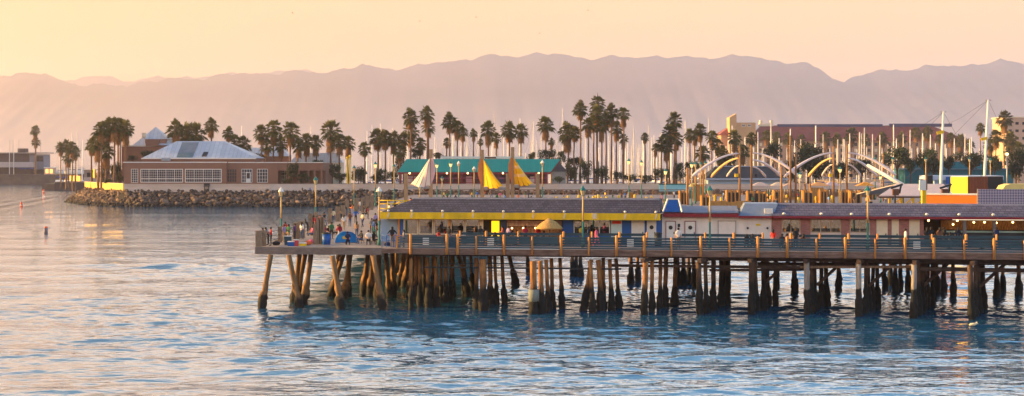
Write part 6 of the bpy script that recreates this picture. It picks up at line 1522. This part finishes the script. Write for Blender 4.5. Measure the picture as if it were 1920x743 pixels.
person(669, 142, 'stand', 170, 'tan', 'denim', C4); person(676, 133, 'sit', -40, 'dark', 'denim', C4, base=DECK - .05); person(691, 130.5, 'sit', 5, 'white', 'black', C4, 1.08); person(702, 131, 'sit', 160, 'black', 'dark', C4)
C5 = 'at the platform back'
person(661, 198, 'hold', -100, 'orange', 'lilac', C5, 1.1); person(682, 214, 'stand', 90, 'black', 'black', C5); person(686, 205, 'sit', -90, 'dark', 'black', C5, base=DECK - .2); person(676, 220, 'stand', 20, 'white', 'grey', C5)
C6 = 'by the restaurant end lamp'
person(704, 160, 'stand', 30, 'lilac', 'brown', C6, 1.1); person(701, 143, 'walk', 100, 'blue', 'teal', C6, 1.1); person(706, 145, 'walk', 100, 'black', 'brown', C6, 1.1)
C7 = 'at the terrace corner'
person(735.5, F(735, 1.2), 'hips', 180, 'black', 'grey', C7, 1.1); person(757, F(757, 1.0), 'hold', -70, 'grey', 'black', C7, .95)
C8 = 'by the yellow railing'
person(731, 173, 'sit', 120, 'white', 'grey', C8, base=wh(404, 172) + .1); person(727, 170, 'stand', 150, 'blue', 'purple', C8, .95); person(741, 172.5, 'hips', 0, 'black', 'dark', C8, base=wh(404, 172) + .02); person(770, 174, 'hold', -60, 'orange', 'yellow', C8, base=wh(397, 174))
for px, y, po, rz_p, a, b_ in ((560, 141, 'lean', -90, 'navy', 'khaki'), (566, 140, 'stand', 150, 'white', 'denim'), (577, 150, 'lean', -85, 'black', 'dark'), (584, 147, 'sit', -60, 'pink', 'denim'), (600, 160, 'stand', 80, 'orange', 'dark'), (622, 140, 'stand', 30, 'green', 'black'), (632, 150, 'sit', -100, 'red', 'dark'),
        (645, 160, 'walk', 170, 'white', 'khaki'), (656, 168, 'stand', 10, 'brown', 'denim'), (667, 178, 'hips', 200, 'blue', 'dark'), (680, 166, 'walk', -30, 'cream', 'navy'), (690, 190, 'stand', 90, 'crimson', 'black'), (697, 150, 'stand', 0, 'grey', 'black'), (640, 182, 'lean', -90, 'tan', 'dark'), (650, 200, 'lean', -100, 'black', 'denim')):
    person(px, y, po, rz_p, a, b_, 'on the open platform', base=DECK - (.25 if po == 'sit' else 0))
# terrace
C9 = 'before the yellow restaurant'
for px, v, pose, rz, a, b_ in ((824, 8.4, 'sit', 60, 'red', 'black'), (842, 6.9, 'stand', 150, 'black', 'denim'), (901, 7.6, 'stand', 200, 'dark', 'khaki'), (928, 5.2, 'sit', 180, 'black', 'dark'), (942, 8.2, 'hold', -90, 'orange', 'navy'), (953, 7.8, 'stand', 130, 'lilac', 'dark'),
                             (963, 8.8, 'sit', 90, 'brown', 'dark'), (985, 8.6, 'stand', 180, 'crimson', 'dark'), (1009, 8.2, 'stand', 200, 'red', 'brown'), (1018, 8.6, 'sit', -90, 'black', 'dark'), (1104, 8.4, 'stand', 90, 'navy', 'dark'), (1118, 5.0, 'walk', 60, 'pink', 'pink'), (1089, 9.0, 'hold', 40, 'yellow', 'khaki'), (970, 8.8, 'sit', 0, 'cream', 'dark'), (868, 8.8, 'sit', 30, 'white', 'dark')):
    person(px, F(px, v), pose, rz, a, b_, C9)
C10 = 'near the washrooms'
person(1272, F(1272, 3.5), 'stand', 180, 'white', 'grey', C10, 1.08); person(1450, F(1450, 4.5), 'stand', 150, 'red', 'grey', C10); person(1400, F(1400, 5), 'sit', 180, 'black', 'dark', C10); person(1411, F(1411, 5), 'sit', 160, 'dark', 'dark', C10)
C11 = 'before the brick cafe'
for px, v, pose, rz, a, b_ in ((1466, 4.5, 'sit', 180, 'black', 'black'), (1478, 5, 'sit', 100, 'orange', 'dark'), (1492, 5.4, 'stand', 0, 'black', 'dark'), (1505, 4.8, 'sit', 200, 'brown', 'khaki'), (1698, 5.2, 'stand', 90, 'white', 'khaki')): person(px, F(px, v), pose, rz, a, b_, C11, 1.06)
C12 = 'at the dark open bar'
for px, v, pose, rz, a, b_ in ((1738, 8.0, 'stand', 180, 'black', 'black'), (1746, 8.6, 'hips', 200, 'black', 'dark'), (1762, 8.2, 'hold', 180, 'brown', 'black'), (1770, 8.8, 'stand', 120, 'black', 'dark'), (1796, 9.0, 'stand', 180, 'dark', 'black'), (1868, 9.2, 'hold', 180, 'navy', 'dark'), (1782, 9.3, 'sit', 150, 'dark', 'dark')): person(px, F(px, v), pose, rz, a, b_, C12, 1.06)
C13 = 'beyond the slate roof'
rr = random.Random(77); tops = ['orange', 'yellow', 'white', 'black', 'blue', 'crimson', 'brown', 'cream', 'sky', 'pink', 'green', 'tan']; bots = ['dark', 'denim', 'black', 'khaki']
for px in (833, 838, 850, 856, 868, 884, 893, 905, 921, 930, 938, 946, 972, 983, 991, 998, 1012, 1056, 1105, 1112, 1135, 1150, 1165, 1172, 1240, 1262, 1326, 1344, 1358, 1412, 1440, 1448, 1455, 1466, 1495, 1532, 1555, 1590, 1604, 1625, 1640, 1660):
    y = rr.uniform(238, 300); person(px + rr.uniform(-2, 2), y, rr.choice(('stand', 'walk', 'hips', 'hold', 'stand')), rr.uniform(-180, 180), rr.choice(tops), rr.choice(bots), C13, rr.uniform(.95, 1.1))
C14 = 'on the breakwater rocks'
person(567, 418, 'sit', 20, 'black', 'dark', C14, base=4.3); person(581, 418, 'sit', -20, 'blue', 'dark', C14, base=4.3)
# seats under the sitting people
M_STOOL = mat('stool timber', S(90, 66, 50), .8, .2, 4)
k = 0
for p in [q for q in PEOPLE if q.data is POSES['sit'][0]]:
    if p.location.y > 400: continue
    z = p.location.z; top_ = z + .38 * p.scale.z
    if top_ - DECK < .05: continue
    fl_ = DECK if z < DECK + .6 else z
    t = thing('stool', '', 'stool', (p.location.x, p.location.y, min(z, DECK) if z < DECK + .6 else z), p.rotation_euler.z, 'stools under seated people')
    hh = top_ - t.location.z
    if hh < .12: hh = .12
    part(MB().box(-.2, .2, -.08, .3, max(.02, hh - .06), hh), 'seat', M_STOOL, t, local=True)
    for sx in (-.17, .17):
        for sy in (-.05, .27): part(MB().box(sx - .02, sx + .02, sy - .02, sy + .02, 0, max(.01, hh - .061)), 'leg', M_DARK, t, local=True)
    auto(t, 'wooden stool under a seated person', 'stool')

# ================================================================== SMALL THINGS ON THE PLATFORM
# blue beach tent
yt = 134.0; xt = wx(650, yt); w_ = (673 - 629) / FPX * yt / 2; ht = wh(434, yt) - DECK
bt = thing('beach_tent', 'bright blue dome beach tent standing open on the platform', 'tent', (xt, yt, DECK))
mb = MB(); N = 16; Mr = 7; vs = []
for j in range(Mr + 1):
    e = math.pi / 2 * j / Mr
    for i in range(N + 1):
        a = math.pi * i / N - .25 * math.pi + R(60)
        vs.append((w_ * math.cos(e) ** .8 * math.cos(a), .8 * w_ * math.cos(e) ** .8 * math.sin(a), ht * math.sin(e)))
fs = [(j * (N + 1) + i, j * (N + 1) + i + 1, (j + 1) * (N + 1) + i + 1, (j + 1) * (N + 1) + i) for j in range(Mr) for i in range(N)]
mb.add(vs, fs, 0, True); o = len(vs); mb.v += [(x * .985, y * .985, z * .985) for x, y, z in vs]
for f in fs: mb.f.append(tuple(o + i for i in f)[::-1]); mb.mi.append(0); mb.sm.append(True)
part(mb, 'shell', mat('bright blue nylon', S(60, 176, 244), .6, .06, 2, trans=.3), bt, local=True)
part(MB().box(-w_ * .3, w_ * .3, -w_ * .35, -w_ * .33, ht * .35, ht * .6), 'yellow_flap', M_YELLOW, bt, local=True)
def bin_(px, v_y, m, lab, h=1.15, r=.38):
    t = thing('bin', lab, 'bin', (wx(px, v_y), v_y, DECK))
    part(MB().tube([(0, 0, 0), (0, 0, h)], [r * .9, r], 14), 'drum', m, t, local=True); part(MB().tube([(0, 0, h), (0, 0, h + .08), (0, 0, h + .18)], [r * 1.06, r * 1.06, r * .4], 14), 'lid', M_DARK, t, local=True)
bin_(612, 131, M_BLUE, 'blue drum bin on the platform beside the wide grey screen', 1.0, .42)
bin_(1234, fz(1234, 5.2), M_DARK, 'dark bin with a white hood before the washroom doors', 1.2, .35)
wp = thing('wind_screen', 'wide grey timber wind screen on the platform behind the fishing people', 'screen', (wx(602, 131.5), 131.5, DECK))
for px in (590, 596, 603, 606): part(MB().box(wx(px, 131.5) - .12, wx(px, 131.5) + .12, 131.3, 131.6, DECK, wh(420 if px < 595 else 408, 131.5)), 'timber_post', MATS['grey timber post'], wp)
part(MB().box(wx(597, 131.5), wx(608, 131.5), 131.65, 131.75, DECK + .05, wh(412, 131.5)), 'board_panel', mat('grey blue boards', S(96, 104, 116), .8, .15, 2), wp)
part(MB().bar((wx(590, 131.5), 131.8, wh(406, 131.5)), (wx(610, 131.5), 131.8, wh(402, 131.5)), .9, .08), 'cap_board', M_TIMBER, wp)
def crate(px, y, sx, sy, sz, m, lab, nm='cooler_box'):
    t = thing(nm, lab, 'cooler', (wx(px, y), y, DECK)); part(MB().frustum((-sx / 2, sx / 2, -sy / 2, sy / 2), (-sx * .53, sx * .53, -sy * .53, sy * .53), 0, sz), 'box', m, t, local=True); part(MB().box(-sx * .55, sx * .55, -sy * .55, sy * .55, sz, sz + .07), 'lid', M_WHITE, t, local=True)
crate(546, 128.6, .6, .4, .4, M_BLUE, 'bright blue cooler box at the platform edge'); crate(555, 128.7, .4, .4, .55, mat('red plastic', S(200, 60, 70), .5, .1, 3), 'small red cooler box beside the blue one'); crate(568, 128.9, .6, .4, .25, M_YELLOW, 'low yellow tackle box near the grey screen', 'tackle_box'); crate(540, 130.5, .6, .4, .8, M_TEAL, 'dark teal box standing behind the blue cooler')
def bag(px, y, m, lab):
    o = solo(MB().tube([(-.35, 0, .16), (-.25, 0, .2), (0, 0, .24), (.25, 0, .2), (.35, 0, .16)], [.06, .16, .2, .16, .06], 10).tube([(-.15, 0, .36), (-.08, 0, .5), (.08, 0, .5), (.15, 0, .36)], .02, 5), 'bag', m, lab, 'bag', (wx(px, y), y, DECK), local=True)
bag(577, 130, cloth('orange'), 'orange duffel bag by the railing posts'); bag(584, 132, cloth('pink'), 'pinkish bag lying before the grey screen'); bag(518, 129.5, cloth('black'), 'black bag on the deck between the corner anglers and lamp'); bag(727, 128, cloth('black'), 'black bag on the deck behind the blue gate')
for i, (px, y, dx, dz) in enumerate(((505, 129, -2.6, 2.3), (530, 134, -2.2, 2.4), (550, 136.5, -2.4, 2.2))):
    x = wx(px, y); t = thing('fishing_rod', ['fishing rod slanting out from the platform corner', 'fishing rod propped beside the pale lamp', 'fishing rod held out near the purple top angler'][i], 'fishing rod', (x, y, DECK + 1.0))
    part(MB().tube([(0, 0, 0), (dx * .5, 0, dz * .55), (dx, 0, dz)], [.022, .014, .006], 6), 'rod', M_DARK, t, local=True); part(MB().tube([(-.02, -.04, .12), (-.02, .06, .12)], .05, 8), 'reel', M_METAL, t, local=True)
# terrace tables
def table_set(px, v, i):
    x, y = fw(fu(px, v), v); t = thing('terrace_table', '', 'table', (x, y, DECK), RZ, 'tables on the terrace')
    part(MB().tube([(0, 0, .72), (0, 0, .76)], .45, 16), 'tabletop', M_TIMBER, t, local=True); part(MB().tube([(0, 0, 0), (0, 0, .72)], [.06, .05], 8), 'leg', M_DARK, t, local=True); part(MB().tube([(0, 0, 0), (0, 0, .04)], .26, 12), 'base', M_DARK, t, local=True)
    auto(t, 'round terrace table before the restaurant and bar', 'table')
for i, (px, v) in enumerate(((832, 8.2), (870, 8.0), (965, 7.4), (1000, 7.2), (1045, 8), (1485, 6.9), (1780, 7.4), (1840, 7.4), (1890, 7.4))): table_set(px, v, i)
# board sign on the seawall and dark bin at its foot
zz = thing('bench', 'dark bench standing on top of the seawall before the hall', 'bench', (wx(387, 419), 419, 4.5))
part(MB().box(wx(382, 419), wx(393, 419), 418.7, 419.2, wh(350, 419), wh(349, 419)), 'seat', M_DARK, zz); part(MB().box(wx(382, 419), wx(393, 419), 419.25, 419.33, wh(348.5, 419), wh(344, 419)), 'backrest', M_DARK, zz)
for px in (383, 391): part(MB().box(wx(px, 419), wx(px + 1, 419), 418.7, 419.2, 4.3, wh(350, 419) - .01), 'leg', M_DARK, zz)

# ================================================================== labels that count their look-alikes from the left
ORD = ['first', 'second', 'third', 'fourth', 'fifth', 'sixth', 'seventh', 'eighth', 'ninth', 'tenth', 'eleventh', 'twelfth', 'thirteenth', 'fourteenth', 'fifteenth', 'sixteenth', 'seventeenth', 'eighteenth', 'nineteenth', 'twentieth',
       'twenty-first', 'twenty-second', 'twenty-third', 'twenty-fourth', 'twenty-fifth', 'twenty-sixth']
grp = {}
for o, base, sc__ in AUTO: grp.setdefault((base, sc__), []).append(o)
for (base, sc__), os_ in grp.items():
    os_.sort(key=lambda o: o.location.x / max(1, o.location.y))
    for i, o in enumerate(os_):
        o['label'] = base if len(os_) == 1 else ('leftmost' if i == 0 else 'rightmost' if i == len(os_) - 1 else ORD[i] + ' from left') + ' ' + base

for o in bpy.data.objects:
    if 'label' in o and len(str(o['label']).split()) > 16: print('LONG', o['label'])
